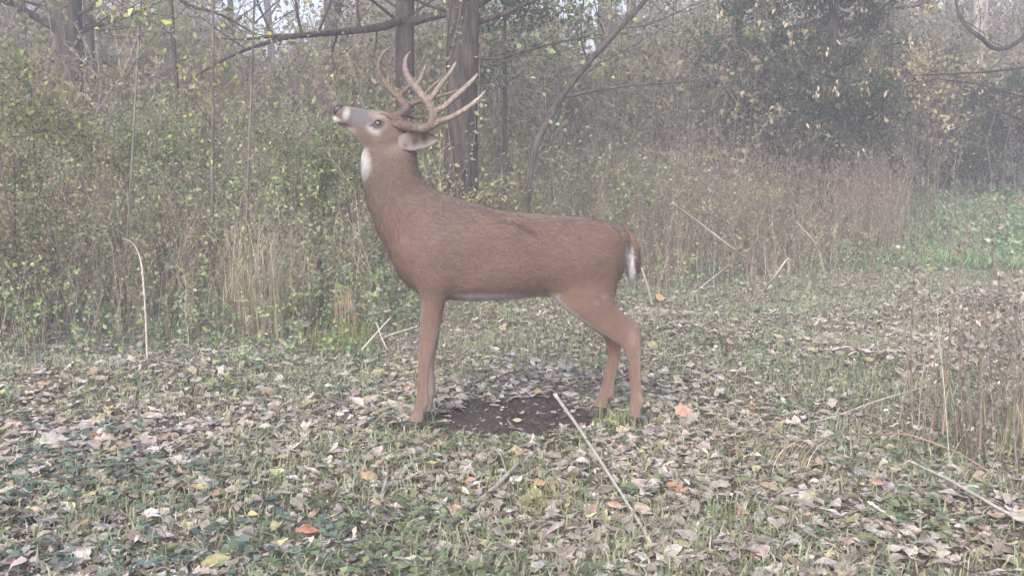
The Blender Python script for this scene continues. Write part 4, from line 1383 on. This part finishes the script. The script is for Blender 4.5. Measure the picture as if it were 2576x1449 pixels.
# front legs
Yn, Yo = Yf - .095, Yf + .105
loft(V, Fq, dense([B((1056, 650), (1150, 650), .045, Yn), B((1054, 700), (1138, 705), .046, Yn), B((1056, 755), (1122, 760), .044, Yn), B((1057, 802), (1112, 802), .038, Yn), B((1055, 846), (1103, 846), .032, Yn),
                   B((1053, 880), (1093, 882), .028, Yn), B((1051, 905), (1086, 908), .027, Yn), B((1052, 928), (1080, 930), .021, Yn), B((1051, 965), (1077, 965), .018, Yn),
                   B((1048, 990), (1078, 992), .019, Yn), B((1045, 1008), (1080, 1012), .022, Yn), B((1038, 1032), (1071, 1036), .019, Yn), B((1027, 1052), (1064, 1058), .021, Yn), B((1024, 1062), (1061, 1066), .020, Yn)]), sq=2)
loft(V, Fq, dense([B((1070, 650), (1150, 650), .045, Yo), B((1066, 700), (1132, 705), .046, Yo), B((1070, 755), (1116, 760), .042, Yo), B((1070, 802), (1110, 802), .036, Yo), B((1068, 846), (1104, 846), .030, Yo),
                   B((1066, 885), (1098, 887), .026, Yo), B((1068, 918), (1092, 918), .020, Yo), B((1070, 955), (1094, 955), .018, Yo),
                   B((1068, 985), (1095, 987), .020, Yo), B((1064, 1004), (1091, 1008), .019, Yo), B((1057, 1022), (1088, 1028), .020, Yo), B((1053, 1034), (1086, 1038), .020, Yo)]), sq=2)
# hind legs
Yn2, Yo2 = Yr - .085, Yr + .105
loft(V, Fq, dense([B((1385, 690), (1566, 640), .060, Yn2), B((1386, 735), (1556, 695), .066, Yn2), B((1405, 765), (1551, 735), .060, Yn2), B((1446, 795), (1550, 762), .050, Yn2), B((1490, 824), (1564, 783), .037, Yn2),
                   B((1528, 847), (1592, 804), .029, Yn2), B((1556, 866), (1611, 823), .024, Yn2), B((1571, 885), (1613, 852), .023, Yn2), B((1579, 912), (1613, 905), .019, Yn2),
                   B((1583, 950), (1613, 950), .018, Yn2), B((1586, 985), (1615, 988), .019, Yn2), B((1586, 1006), (1620, 1012), .022, Yn2), B((1582, 1032), (1613, 1034), .019, Yn2), B((1576, 1054), (1611, 1056), .022, Yn2)]), sq=2)
loft(V, Fq, dense([B((1390, 690), (1550, 650), .055, Yo2), B((1390, 735), (1540, 700), .060, Yo2), B((1412, 765), (1538, 735), .054, Yo2), B((1450, 800), (1540, 770), .044, Yo2), B((1490, 826), (1548, 792), .033, Yo2),
                   B((1514, 848), (1566, 815), .026, Yo2), B((1524, 868), (1568, 840), .023, Yo2), B((1528, 890), (1562, 878), .020, Yo2), B((1524, 922), (1556, 922), .018, Yo2),
                   B((1515, 960), (1547, 962), .018, Yo2), B((1506, 985), (1543, 992), .021, Yo2), B((1499, 1006), (1531, 1014), .018, Yo2), B((1491, 1022), (1523, 1030), .021, Yo2)]), sq=2)
# tail: brown above, the white underside showing in front of it
loft(V, Fq, dense([B((1560, 568), (1556, 590), .022), B((1580, 576), (1572, 600), .028), B((1597, 596), (1580, 610), .030), B((1608, 628), (1588, 632), .032), B((1612, 656), (1592, 656), .030), B((1609, 678), (1596, 676), .018), B((1605, 690), (1600, 688), .006)], 4), sq=2)
loft(V, Fq, dense([B((1592, 606), (1582, 606), .026), B((1595, 640), (1580, 640), .034), B((1599, 672), (1576, 672), .036), B((1599, 692), (1578, 690), .030), B((1590, 711), (1583, 710), .010)], 4), sq=2)

body = remeshed('body', V, Fq, .0065, 6, .5)


def relax(me, weight, iters):
    n = len(me.vertices)
    c = np.empty(n * 3, np.float32)
    me.vertices.foreach_get('co', c)
    c = c.reshape(-1, 3).astype(float)
    e = np.empty(len(me.edges) * 2, np.int32)
    me.edges.foreach_get('vertices', e)
    e = e.reshape(-1, 2)
    deg = np.bincount(e.ravel(), minlength=n)[:, None].clip(1)
    w_ = weight(c)[:, None]
    for _ in range(iters):
        s_ = np.zeros_like(c)
        for k in range(3):
            s_[:, k] = np.bincount(e[:, 0], c[e[:, 1], k], n) + np.bincount(e[:, 1], c[e[:, 0], k], n)
        c += (s_ / deg - c) * .5 * w_
    me.vertices.foreach_set('co', c.astype(np.float32).ravel())
    me.update()


headx = P(1000, 350, Yf).x
relax(body, lambda c: np.clip((c[:, 2] - .50) / .12, 0, 1) * np.clip((P(1570, 600, Yr).x - c[:, 0]) / .03, 0, 1)
      * np.clip((P(950, 400, Yf).z - c[:, 2]) / .12, 0, 1), 60)

# coat: colour patches and some soft body shading laid on the animal itself (x along it, z up, y across)
nv = len(body.vertices)
co = np.empty(nv * 3, np.float32)
body.vertices.foreach_get('co', co)
co = co.reshape(-1, 3)
no = np.empty(nv * 3, np.float32)
body.vertices.foreach_get('normal', no)
no = no.reshape(-1, 3)
x, y, z = co[:, 0], co[:, 1], co[:, 2]
# body chart: coordinates on the mid plane in survey units
t = co[:, 1]
uu = 1288 + F * x / (y * cp + (CAM_H - z) * sp)
vv = 724.5 - F * ((z - CAM_H) * cp + y * sp) / (y * cp - (z - CAM_H) * sp)


def W(u, v, ru, rv, rot=0, soft=.35):
    a, b = uu - u, vv - v
    c_, s_ = math.cos(rot), math.sin(rot)
    d = np.sqrt(((a * c_ + b * s_) / ru) ** 2 + ((-a * s_ + b * c_) / rv) ** 2)
    return np.clip((1 + soft - d) / (2 * soft), 0, 1)[:, None]


n1 = 1.3 * (np.sin(uu / 37 + vv / 61) * np.sin(vv / 29 - uu / 83) + .5 * np.sin(uu / 13 + 2) * np.sin(vv / 17))[:, None]
COAT = np.array([.138, .088, .075])
RUST = np.array([.176, .112, .091])
NECK = np.array([.126, .094, .087])
GREYF = np.array([.13, .12, .127])
WHITE = np.array([.44, .435, .455])
CREAM = np.array([.29, .235, .215])
DARK = np.array([.05, .036, .03])
col = np.repeat(COAT[None], nv, 0) * (1 + .07 * n1)


def put(c, wt):
    global col
    col = col * (1 - wt) + c * wt


ss = lambda a, lo, hi: np.clip((a - lo) / (hi - lo), 0, 1)[:, None]
put(NECK, ss(-uu - .35 * vv, -1215, -1080) * .8)                      # neck and head greyer
put(RUST, ss(vv, 740, 860) * .85)                                      # legs redder
put(RUST * 1.05, W(1430, 750, 90, 36) * .7)
put(RUST * .95, W(1250, 725, 150, 26, 0, .8) * .45)
put(COAT * .82, W(1290, 640, 190, 48, .05, .8) * .4)  # soft body shading put into the coat: darker mid flank
put(NECK * .8, W(1020, 470, 26, 60, -.1, .8) * .5)  # shading on the back of the neck, painted as darker coat
put(COAT * 1.22, W(1010, 610, 34, 60, -.25, .8) * .5)  # front of the shoulder painted lighter, part of the same shading
put(CREAM, ss(vv, 985, 1060) * .30)
put(GREYF * .95, W(1110, 560, 60, 90, 0, .8) * .25)
put(COAT * .80, W(1120, 700, 60, 60, 0, .9) * .4)
put(RUST * .85, W(1020, 700, 26, 60, -.6, .6) * .4)
# belly and inner legs
und = np.clip((-no[:, 2] - .22) / .3, 0, 1)[:, None]
put(WHITE * .85, und * ss(uu, 1120, 1180) * (1 - ss(uu, 1380, 1440)) * ss(vv, 735, 746))
inner = np.where(y < YM, no[:, 1], -no[:, 1])
inn = np.clip((inner - .1) / .5, 0, 1)[:, None]
put(WHITE * .62, inn * (ss(vv, 800, 850) * .35) * (1 - ss(uu, 1300, 1320)))
fr = np.clip((-no[:, 0] * .8 - no[:, 2] * .6 - .55) / .25, 0, 1)[:, None]
put(WHITE * .66, fr * ss(uu, 1395, 1420) * (1 - ss(uu, 1545, 1570)) * ss(vv, 755, 770) * (1 - ss(vv, 855, 872)))
put(CREAM * 1.1, np.clip((no[:, 0] - .1) / .6, 0, 1)[:, None] * ss(vv, 800, 900) * .55)
put(RUST * .75, np.clip((-no[:, 0] - .2) / .6, 0, 1)[:, None] * ss(vv, 780, 880) * .4)
# paler patch on the near hock
put(CREAM * .9, W(1592, 850, 12, 20) * .35)
# throat patch
put(WHITE, W(906, 408, 23, 38, -.10, .35) * (1 - np.clip((no[:, 0] - .45) / .3, 0, 1)[:, None]))
# face
put(np.array([.125, .123, .145]), W(912, 294, 32, 27, .25, .4) * .9)
put(RUST * .9, W(998, 312, 20, 15, .1, .4) * .7)
put(np.array([.34, .27, .22]), W(958, 290, 26, 10, .1, .5) * .6)
put(WHITE * .8, W(871, 287, 8, 17, .28, .45))                        # ring behind the nose
put(WHITE * .85, W(845, 303, 12, 8, .5, .4))                           # chin
put(WHITE * .62, W(880, 330, 14, 12, .4, .5) * .8)
put(WHITE * .72, W(940, 326, 17, 11, .5, .5) * .9)                  # below the eye
put(WHITE * .5, W(955, 312, 19, 15, .2, .35) * .7)
put(DARK, W(952, 313, 17, 12.5, -.35, .2) * .85)
put(DARK, W(936, 316, 9, 3.2, -.35, .4) * .8)
put(RUST * .8, W(930, 365, 26, 10, .7, .6) * .35)
put(DARK * .8, W(866, 313, 20, 3.4, .30, .35))                        # line of the mouth
put(DARK * .6, W(855, 312, 9, 4, .2, .4) * .95)
put(CREAM * .8, W(1000, 375, 24, 12, -.3, .6) * .5)
# rump, tail
tailw = ss(uu, 1571, 1577) * ss(vv, 598, 612) * (1 - ss(vv, 715, 720))
put(WHITE, tailw * (1 - ss(uu - (vv - 640) * .06, 1592, 1596)) * ss(vv, 612, 640))
put(COAT * .55, ss(uu - (vv - 640) * .02, 1595, 1600) * ss(vv, 610, 650) * (1 - ss(vv, 705, 712)))
put(RUST * 1.1, W(1583, 590, 16, 22, 0, .5) * .8)
# two rubbed marks on the back, then small lighter and darker patches
put(DARK * 1.1, W(1285, 563, 26, 5, .12, .5) * .6)
put(DARK * 1.1, W(1322, 577, 30, 6.5, .45, .5) * .72)
put(CREAM, W(1520, 745, 9, 6, .4, .6) * .35)
put(CREAM, W(1500, 762, 8, 5, .4, .6) * .3)
put(DARK * 2, W(1548, 655, 6, 14, .4, .6) * .3)
put(DARK * 1.5, W(1552, 685, 5, 9, 0, .6) * .3)
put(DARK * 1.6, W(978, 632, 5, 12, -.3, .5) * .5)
put(COAT * .7, W(1010, 700, 5, 50, -.55, .5) * .4)  # darker line where shoulder meets chest
a_ = body.color_attributes.new('Col', 'FLOAT_COLOR', 'POINT')
c4 = np.ones((nv, 4), np.float32)
c4[:, :3] = np.clip(col, .01, .85)
a_.data.foreach_set('color', c4.ravel())


def mat_coat():
    m = mat_attr('deer coat', .9, var=.10, vscale=9, spec=.12)
    t = m.node_tree
    pr = [n for n in t.nodes if n.type == 'BSDF_PRINCIPLED'][0]
    tc = [n for n in t.nodes if n.type == 'TEX_COORD'][0]
    mp = t.nodes.new('ShaderNodeMapping')
    mp.inputs['Scale'].default_value = (70, 120, 260)
    t.links.new(tc.outputs['Object'], mp.inputs['Vector'])
    n2 = t.nodes.new('ShaderNodeTexNoise')
    n2.inputs['Scale'].default_value = 1.0
    n2.inputs['Detail'].default_value = 5
    t.links.new(mp.outputs[0], n2.inputs['Vector'])
    bp = t.nodes.new('ShaderNodeBump')
    bp.inputs['Strength'].default_value = .5
    bp.inputs['Distance'].default_value = .006
    t.links.new(n2.outputs[0], bp.inputs['Height'])
    t.links.new(bp.outputs[0], pr.inputs['Normal'])
    pr.inputs['Sheen Weight'].default_value = .35
    pr.inputs['Sheen Roughness'].default_value = .6
    pr.inputs['Sheen Tint'].default_value = (.9, .8, .75, 1)
    return m


M_COAT = mat_coat()
foot = P(1300, 1061, YM)
deer = empty('deer', (foot.x, YM, 0), 'brown antlered buck standing side on in the clearing, nose lifted high', 'deer')
link('body', body, M_COAT, deer)

# short hair over the whole coat, lying back along the body and down the legs
rngF = np.random.RandomState(77)
nf = len(body.polygons)
fc = np.empty(nf * 3, np.float32)
body.polygons.foreach_get('center', fc)
fc = fc.reshape(-1, 3)
fn = np.empty(nf * 3, np.float32)
body.polygons.foreach_get('normal', fn)
fn = fn.reshape(-1, 3)
fv = np.empty(nf, np.int32)
ls = np.empty(nf, np.int32)
body.polygons.foreach_get('loop_start', ls)
lv = np.empty(len(body.loops), np.int32)
body.loops.foreach_get('vertex_index', lv)
fcol = col[lv[ls]]
fi = rngF.randint(0, nf, 130000)
c_, n_ = fc[fi] + rngF.normal(0, .003, (len(fi), 3)), fn[fi]
low = np.clip((.62 - c_[:, 2]) / .12, 0, 1)[:, None]
xs = P(1060, 500, Yf).x
nk = np.clip((xs - c_[:, 0]) / .12, 0, 1)[:, None] * np.clip((P(1000, 400, Yf).z - c_[:, 2]) / .05, 0, 1)[:, None]
hd = np.clip((c_[:, 2] - P(1000, 395, Yf).z) / .05, 0, 1)[:, None]
flow = np.array([1, 0, -.45]) * (1 - low) + np.array([.05, 0, -1]) * low
flow = flow * (1 - nk) + np.array([.25, 0, -1]) * nk
flow = flow * (1 - hd) + np.array([1, 0, -.25]) * hd
flow = flow + rngF.normal(0, .16, flow.shape)
flow -= n_ * (flow * n_).sum(1, keepdims=True)
flow /= np.linalg.norm(flow, axis=1, keepdims=True) + 1e-6
L_ = (.013 + .011 * nk[:, 0]) * (1 - .55 * low[:, 0]) * (1 - .6 * hd[:, 0]) * rngF.uniform(.6, 1.25, len(fi))
tipd = flow + n_ * rngF.uniform(.05, .30, (len(fi), 1))
sd_ = np.cross(n_, flow) * (.0009 + .0003 * rngF.uniform(size=(len(fi), 1)))
p0 = c_ - n_ * .001
p1 = p0 + tipd * (L_ * .55)[:, None]
p2 = p0 + tipd * L_[:, None] - n_ * (L_ * .12)[:, None]
fV = np.stack([p0 - sd_, p0 + sd_, p1 + sd_ * .8, p1 - sd_ * .8, p1 - sd_ * .8, p1 + sd_ * .8, p2 + sd_ * .15, p2 - sd_ * .15], 1)
fq = np.arange(len(fi) * 8).reshape(-1, 4)
fC = np.clip(fcol[fi] * (1 + rngF.normal(0, .09, (len(fi), 1))) * 1.0, .01, .8)
fur = link('fur', mesh_np('fur', fV.reshape(-1, 3), fq, np.repeat(fC, 8, 0)), mat_attr('hair', .7, var=.05, spec=.2), deer)
fur['kind'] = 'stuff'


def simple(name, colr, rough=.5, spec=.5, bump=0, bs=80):
    m = bpy.data.materials.new(name)
    m.use_nodes = True
    t = m.node_tree
    pr = t.nodes['Principled BSDF']
    pr.inputs['Roughness'].default_value = rough
    pr.inputs['Specular IOR Level'].default_value = spec
    tc = t.nodes.new('ShaderNodeTexCoord')
    nz = t.nodes.new('ShaderNodeTexNoise')
    nz.inputs['Scale'].default_value = bs
    nz.inputs['Detail'].default_value = 4
    t.links.new(tc.outputs['Object'], nz.inputs['Vector'])
    cr = t.nodes.new('ShaderNodeValToRGB')
    cr.color_ramp.elements[0].position = .3
    cr.color_ramp.elements[1].position = .7
    cr.color_ramp.elements[0].color = (*[c * .75 for c in colr], 1)
    cr.color_ramp.elements[1].color = (*[min(1, c * 1.2) for c in colr], 1)
    t.links.new(nz.outputs[0], cr.inputs[0])
    t.links.new(cr.outputs[0], pr.inputs['Base Color'])
    if bump:
        bp = t.nodes.new('ShaderNodeBump')
        bp.inputs['Strength'].default_value = bump
        bp.inputs['Distance'].default_value = .004
        t.links.new(nz.outputs[0], bp.inputs['Height'])
        t.links.new(bp.outputs[0], pr.inputs['Normal'])
    return m


M_HOOF = simple('hoof horn', (.028, .026, .030), .5)
M_NOSE = simple('wet nose', (.022, .022, .026), .35, .6, .4, 300)
M_EYE = simple('dark eye', (.010, .009, .012), .22, .5)

# hooves: two toes each
for (u0, u1, v0, v1, Y) in ((1003, 1062, 1058, 1084, Yn), (1044, 1092, 1032, 1055, Yo), (1564, 1614, 1047, 1071, Yn2), (1476, 1526, 1022, 1049, Yo2)):
    V, Fq = [], []
    for s_ in (-1, 1):
        yy = Y + s_ * .0135
        loft(V, Fq, dense([((u0 + 14, v0), (u1 - 1, v0 + 4), .0165, yy), ((u0 + 6, (v0 + v1) / 2), (u1 + 1, (v0 + v1) / 2 + 2), .0165, yy), ((u0 - 3, v1 - 2), (u1 - 1, v1 - 1), .0150, yy), ((u0, v1 + 2), (u1 - 3, v1 + 2), .013, yy)], 2), n=12, sq=2)
        # dew claw
        loft(V, Fq, dense([((u1 + 1, v0 - 26), (u1 + 6, v0 - 22), .005, yy), ((u1 + 3, v0 - 16), (u1 + 9, v0 - 14), .006, yy), ((u1 + 4, v0 - 8), (u1 + 8, v0 - 8), .003, yy)], 2), n=8, sq=2)
    bm = bmesh.new()
    vs = [bm.verts.new(v) for v in V]
    for f in Fq:
        bm.faces.new([vs[i] for i in f])
    bmesh.ops.recalc_face_normals(bm, faces=bm.faces)
    me = bpy.data.meshes.new('hoof')
    bm.to_mesh(me)
    bm.free()
    me.polygons.foreach_set('use_smooth', np.ones(len(me.polygons), bool))
    link('hoof', me, M_HOOF, deer)

# nose pad with nostrils
V, Fq = [], []
loft(V, Fq, dense([B((866, 266), (858, 286), .021), B((858, 263), (850, 290), .026), B((850, 264), (842, 291), .025), B((842, 268), (838, 286), .018), B((838, 273), (836, 282), .008)], 3), sq=2.2)
link('nose', remeshed('nose', V, Fq, .003, 4), M_NOSE, deer)
for s_ in (-1, 1):
    V, Fq = [], []
    blob(V, Fq, 854, 277, Yf + s_ * .0262, 7, 5, .005, -.5)
    link('nostril', remeshed('nostril', V, Fq, .0015, 2), M_EYE, deer)

# eyes
for s_ in (-1, 1):
    V, Fq = [], []
    blob(V, Fq, 953, 313, Yf + s_ * .0600, 14.5, 10.5, .0145, -.35)
    link('eye', remeshed('eye', V, Fq, .002, 3), M_EYE, deer)

# ears
for s_ in (-1, 1):
    V, C, Fq = [], [], []
    nu, nvv = 15, 9
    Yb = Yf + s_ * .055
    for i in range(nu):
        f = i / (nu - 1)
        cu_, cvv = 996 + 106 * f, 360 - 10 * math.sin(f * math.pi * .55) + 4 * f * f
        half = 23.5 * (math.sin(math.pi * min(1, f * .84 + .15)) ** .7) * (1 + .05 * math.sin(f * 19)) + .5
        yc_ = Yb + s_ * (.066 * f + .010)
        for j in range(nvv):
            g_ = (j / (nvv - 1) - .5) * 2
            p = P(cu_ - 2 * g_, cvv + g_ * half, yc_ + s_ * (-.036 * (1 - g_ * g_) * min(1, max(0, f - .12) * 3.0) * math.sin(math.pi * min(1, f)) ** .8) * 1.0)
            V.append(tuple(p))
            inn_ = max(0, 1 - abs(g_) * 1.15)
            rim = max(0, abs(g_) - .7) / .3
            base_ = np.array([.46, .41, .40]) * (1 - rim * .4)
            base_ = np.array([.215, .185, .18]) * (1 - rim * .35) * (1 - .25 * max(0, .25 - f) * 4)
            q1_ = math.exp(-((f - .46) / .10) ** 2 - ((g_ - .2) / .5) ** 2) * 1.0
            q2_ = math.exp(-((f - .68) / .07) ** 2 - ((g_ + .1) / .6) ** 2) * .95
            q3_ = math.exp(-((f - .24) / .06) ** 2 - ((g_ - .5) / .4) ** 2) * .8
            k_ = min(1, q1_ + q2_ + q3_)
            c_ = base_ * (1 - k_) + np.array([.035, .028, .028]) * k_
            t_ = math.exp(-((f - .88) / .09) ** 2 - ((g_ - .15) / .45) ** 2)
            c_ = c_ * (1 - t_) + np.array([.30, .30, .33]) * t_
            C.append(c_)
    for i in range(nu - 1):
        for j in range(nvv - 1):
            a0 = i * nvv + j
            Fq.append((a0, a0 + 1, a0 + nvv + 1, a0 + nvv))
    me = mesh_np('ear', V, Fq, np.array(C), smooth=True)
    o_ = link('ear', me, M_COAT, deer)
    md = o_.modifiers.new('t', 'SOLIDIFY')
    md.thickness = .005
    md2 = o_.modifiers.new('s', 'SUBSURF')
    md2.levels = md2.render_levels = 1

# antlers (chart from the survey close-up: zoomed pixel -> survey unit)
Zp = lambda a, b, Y: P((950 + a * .30364) / 1.18866, (120 + b * .30364) / 1.18866, Y)
KNOTS = [(740, 832, -.035, .026), (800, 838, -.055, .022), (900, 855, -.10, .020), (1010, 872, -.145, .0195), (1095, 858, -.175, .0195), (1135, 800, -.195, .0195),
         (1140, 730, -.205, .019), (1105, 645, -.210, .018), (1050, 570, -.205, .017), (985, 490, -.195, .0165), (920, 410, -.180, .0155), (872, 320, -.155, .013), (860, 230, -.125, .010), (880, 160, -.105, .0065), (918, 112, -.085, .002)]


def antler(main, tines, label=None):
    V, Fq = [], []
    rs_ = random.Random(4)
    for line in [main] + tines:
        pts = [Zp(a, b, Yf + dy) for a, b, dy, r in line]
        limb(V, Fq, pts, [k[3] * 1.02 for k in line], 10, n=len(line) * 5, rough=.035, rs=rs_)
    # burr round the base
    me = remeshed('antler', [Vector(v) for v in V], [list(f) if len(set(f)) == 4 else list(dict.fromkeys(f)) for f in Fq], .0032, 2, .4)
    n_ = len(me.vertices)
    c = np.empty(n_ * 3, np.float32)
    me.vertices.foreach_get('co', c)
    c = c.reshape(-1, 3)
    b0 = np.array(Zp(*[*main[0][:2]], Yf + main[0][2]))
    d = np.linalg.norm(c - b0, axis=1)
    f = np.clip((d - .13) / .34, 0, 1)[:, None]
    colr = np.array([.135, .095, .082]) * (1 - f) + np.array([.34, .30, .27]) * f
    if label:
        colr = np.array([.15, .11, .092]) * (1 - f) + np.array([.24, .215, .195]) * f
    a = me.color_attributes.new('Col', 'FLOAT_COLOR', 'POINT')
    c4_ = np.ones((n_, 4), np.float32)
    c4_[:, :3] = colr
    a.data.foreach_set('color', c4_.ravel())
    return link('antler', me, M_ANT, deer)


M_ANT = mat_attr('antler bone', .6, var=.30, vscale=55, bump=.9, bscale=150, spec=.25)
near_t = [[(1140, 835, -.19, .016), (1210, 800, -.21, .012), (1330, 755, -.23, .0115), (1450, 685, -.24, .0105), (1560, 600, -.24, .0085), (1620, 540, -.235, .006), (1658, 492, -.23, .002)],
          [(1140, 720, -.205, .015), (1190, 685, -.215, .012), (1250, 655, -.22, .0118), (1340, 570, -.225, .0115), (1430, 490, -.22, .0105), (1510, 410, -.21, .0085), (1560, 355, -.205, .0065), (1572, 325, -.20, .002)],
          [(1080, 610, -.205, .014), (1130, 560, -.205, .0118), (1180, 490, -.20, .0115), (1240, 405, -.19, .0105), (1300, 330, -.18, .0085), (1345, 250, -.17, .006), (1368, 205, -.165, .002)],
          [(965, 465, -.19, .013), (1000, 410, -.19, .0095), (1030, 340, -.185, .0085), (1055, 275, -.18, .0065), (1072, 226, -.175, .002)],
          [(790, 820, -.05, .014), (740, 770, -.055, .011), (680, 745, -.055, .008), (615, 722, -.055, .003)]]
antler(KNOTS, near_t)
far_m = [(745, 780, .035, .024), (800, 745, .06, .020), (860, 715, .10, .0195), (880, 665, .14, .019), (845, 620, .165, .018), (790, 555, .18, .0165), (720, 490, .19, .0155), (655, 415, .19, .0145), (612, 330, .18, .0125), (602, 250, .165, .0105), (628, 165, .15, .008), (680, 100, .135, .0055), (755, 52, .12, .002)]
far_t = [[(870, 660, .15, .015), (930, 635, .16, .012), (1010, 600, .17, .011), (1100, 575, .17, .010), (1210, 550, .165, .0085), (1330, 515, .155, .006), (1430, 478, .15, .002)],
         [(1010, 600, .17, .010), (1080, 510, .17, .0085), (1160, 430, .165, .007), (1245, 368, .16, .002)],
         [(790, 555, .18, .014), (840, 510, .185, .011), (910, 455, .19, .009), (960, 400, .19, .006), (985, 340, .19, .002)],
         [(850, 720, .09, .013), (930, 760, .13, .009), (1010, 760, .15, .0075), (1085, 735, .16, .002)],
         [(690, 470, .19, .012), (700, 400, .19, .009), (690, 320, .185, .006), (700, 270, .18, .002)],
         [(760, 765, .045, .013), (715, 725, .05, .009), (675, 690, .055, .003)]]
antler(far_m, far_t, 'darker far antler')

# ------------------------------------------------------------------ haze
hz = bpy.data.meshes.new('haze')  # added volume: veils the scene and lifts its darks like a fogged lens
bm = bmesh.new()
bmesh.ops.create_cube(bm, size=1)
bm.to_mesh(hz)
bm.free()
m = bpy.data.materials.new('haze')
m.use_nodes = True
t = m.node_tree
t.nodes.clear()
out = t.nodes.new('ShaderNodeOutputMaterial')
pv = t.nodes.new('ShaderNodeVolumePrincipled')
pv.inputs['Color'].default_value = (.88, .88, 1.0, 1)
pv.inputs['Density'].default_value = .0115
pv.inputs['Anisotropy'].default_value = 0
t.links.new(pv.outputs[0], out.inputs['Volume'])
o = link('haze', hz, m)
o.scale = (176, 146, 16)
o.location = (0, 48, 7)
tag(o, 'thin even haze added to lift the dark tones, standing in for fog on the lens', kind='stuff')
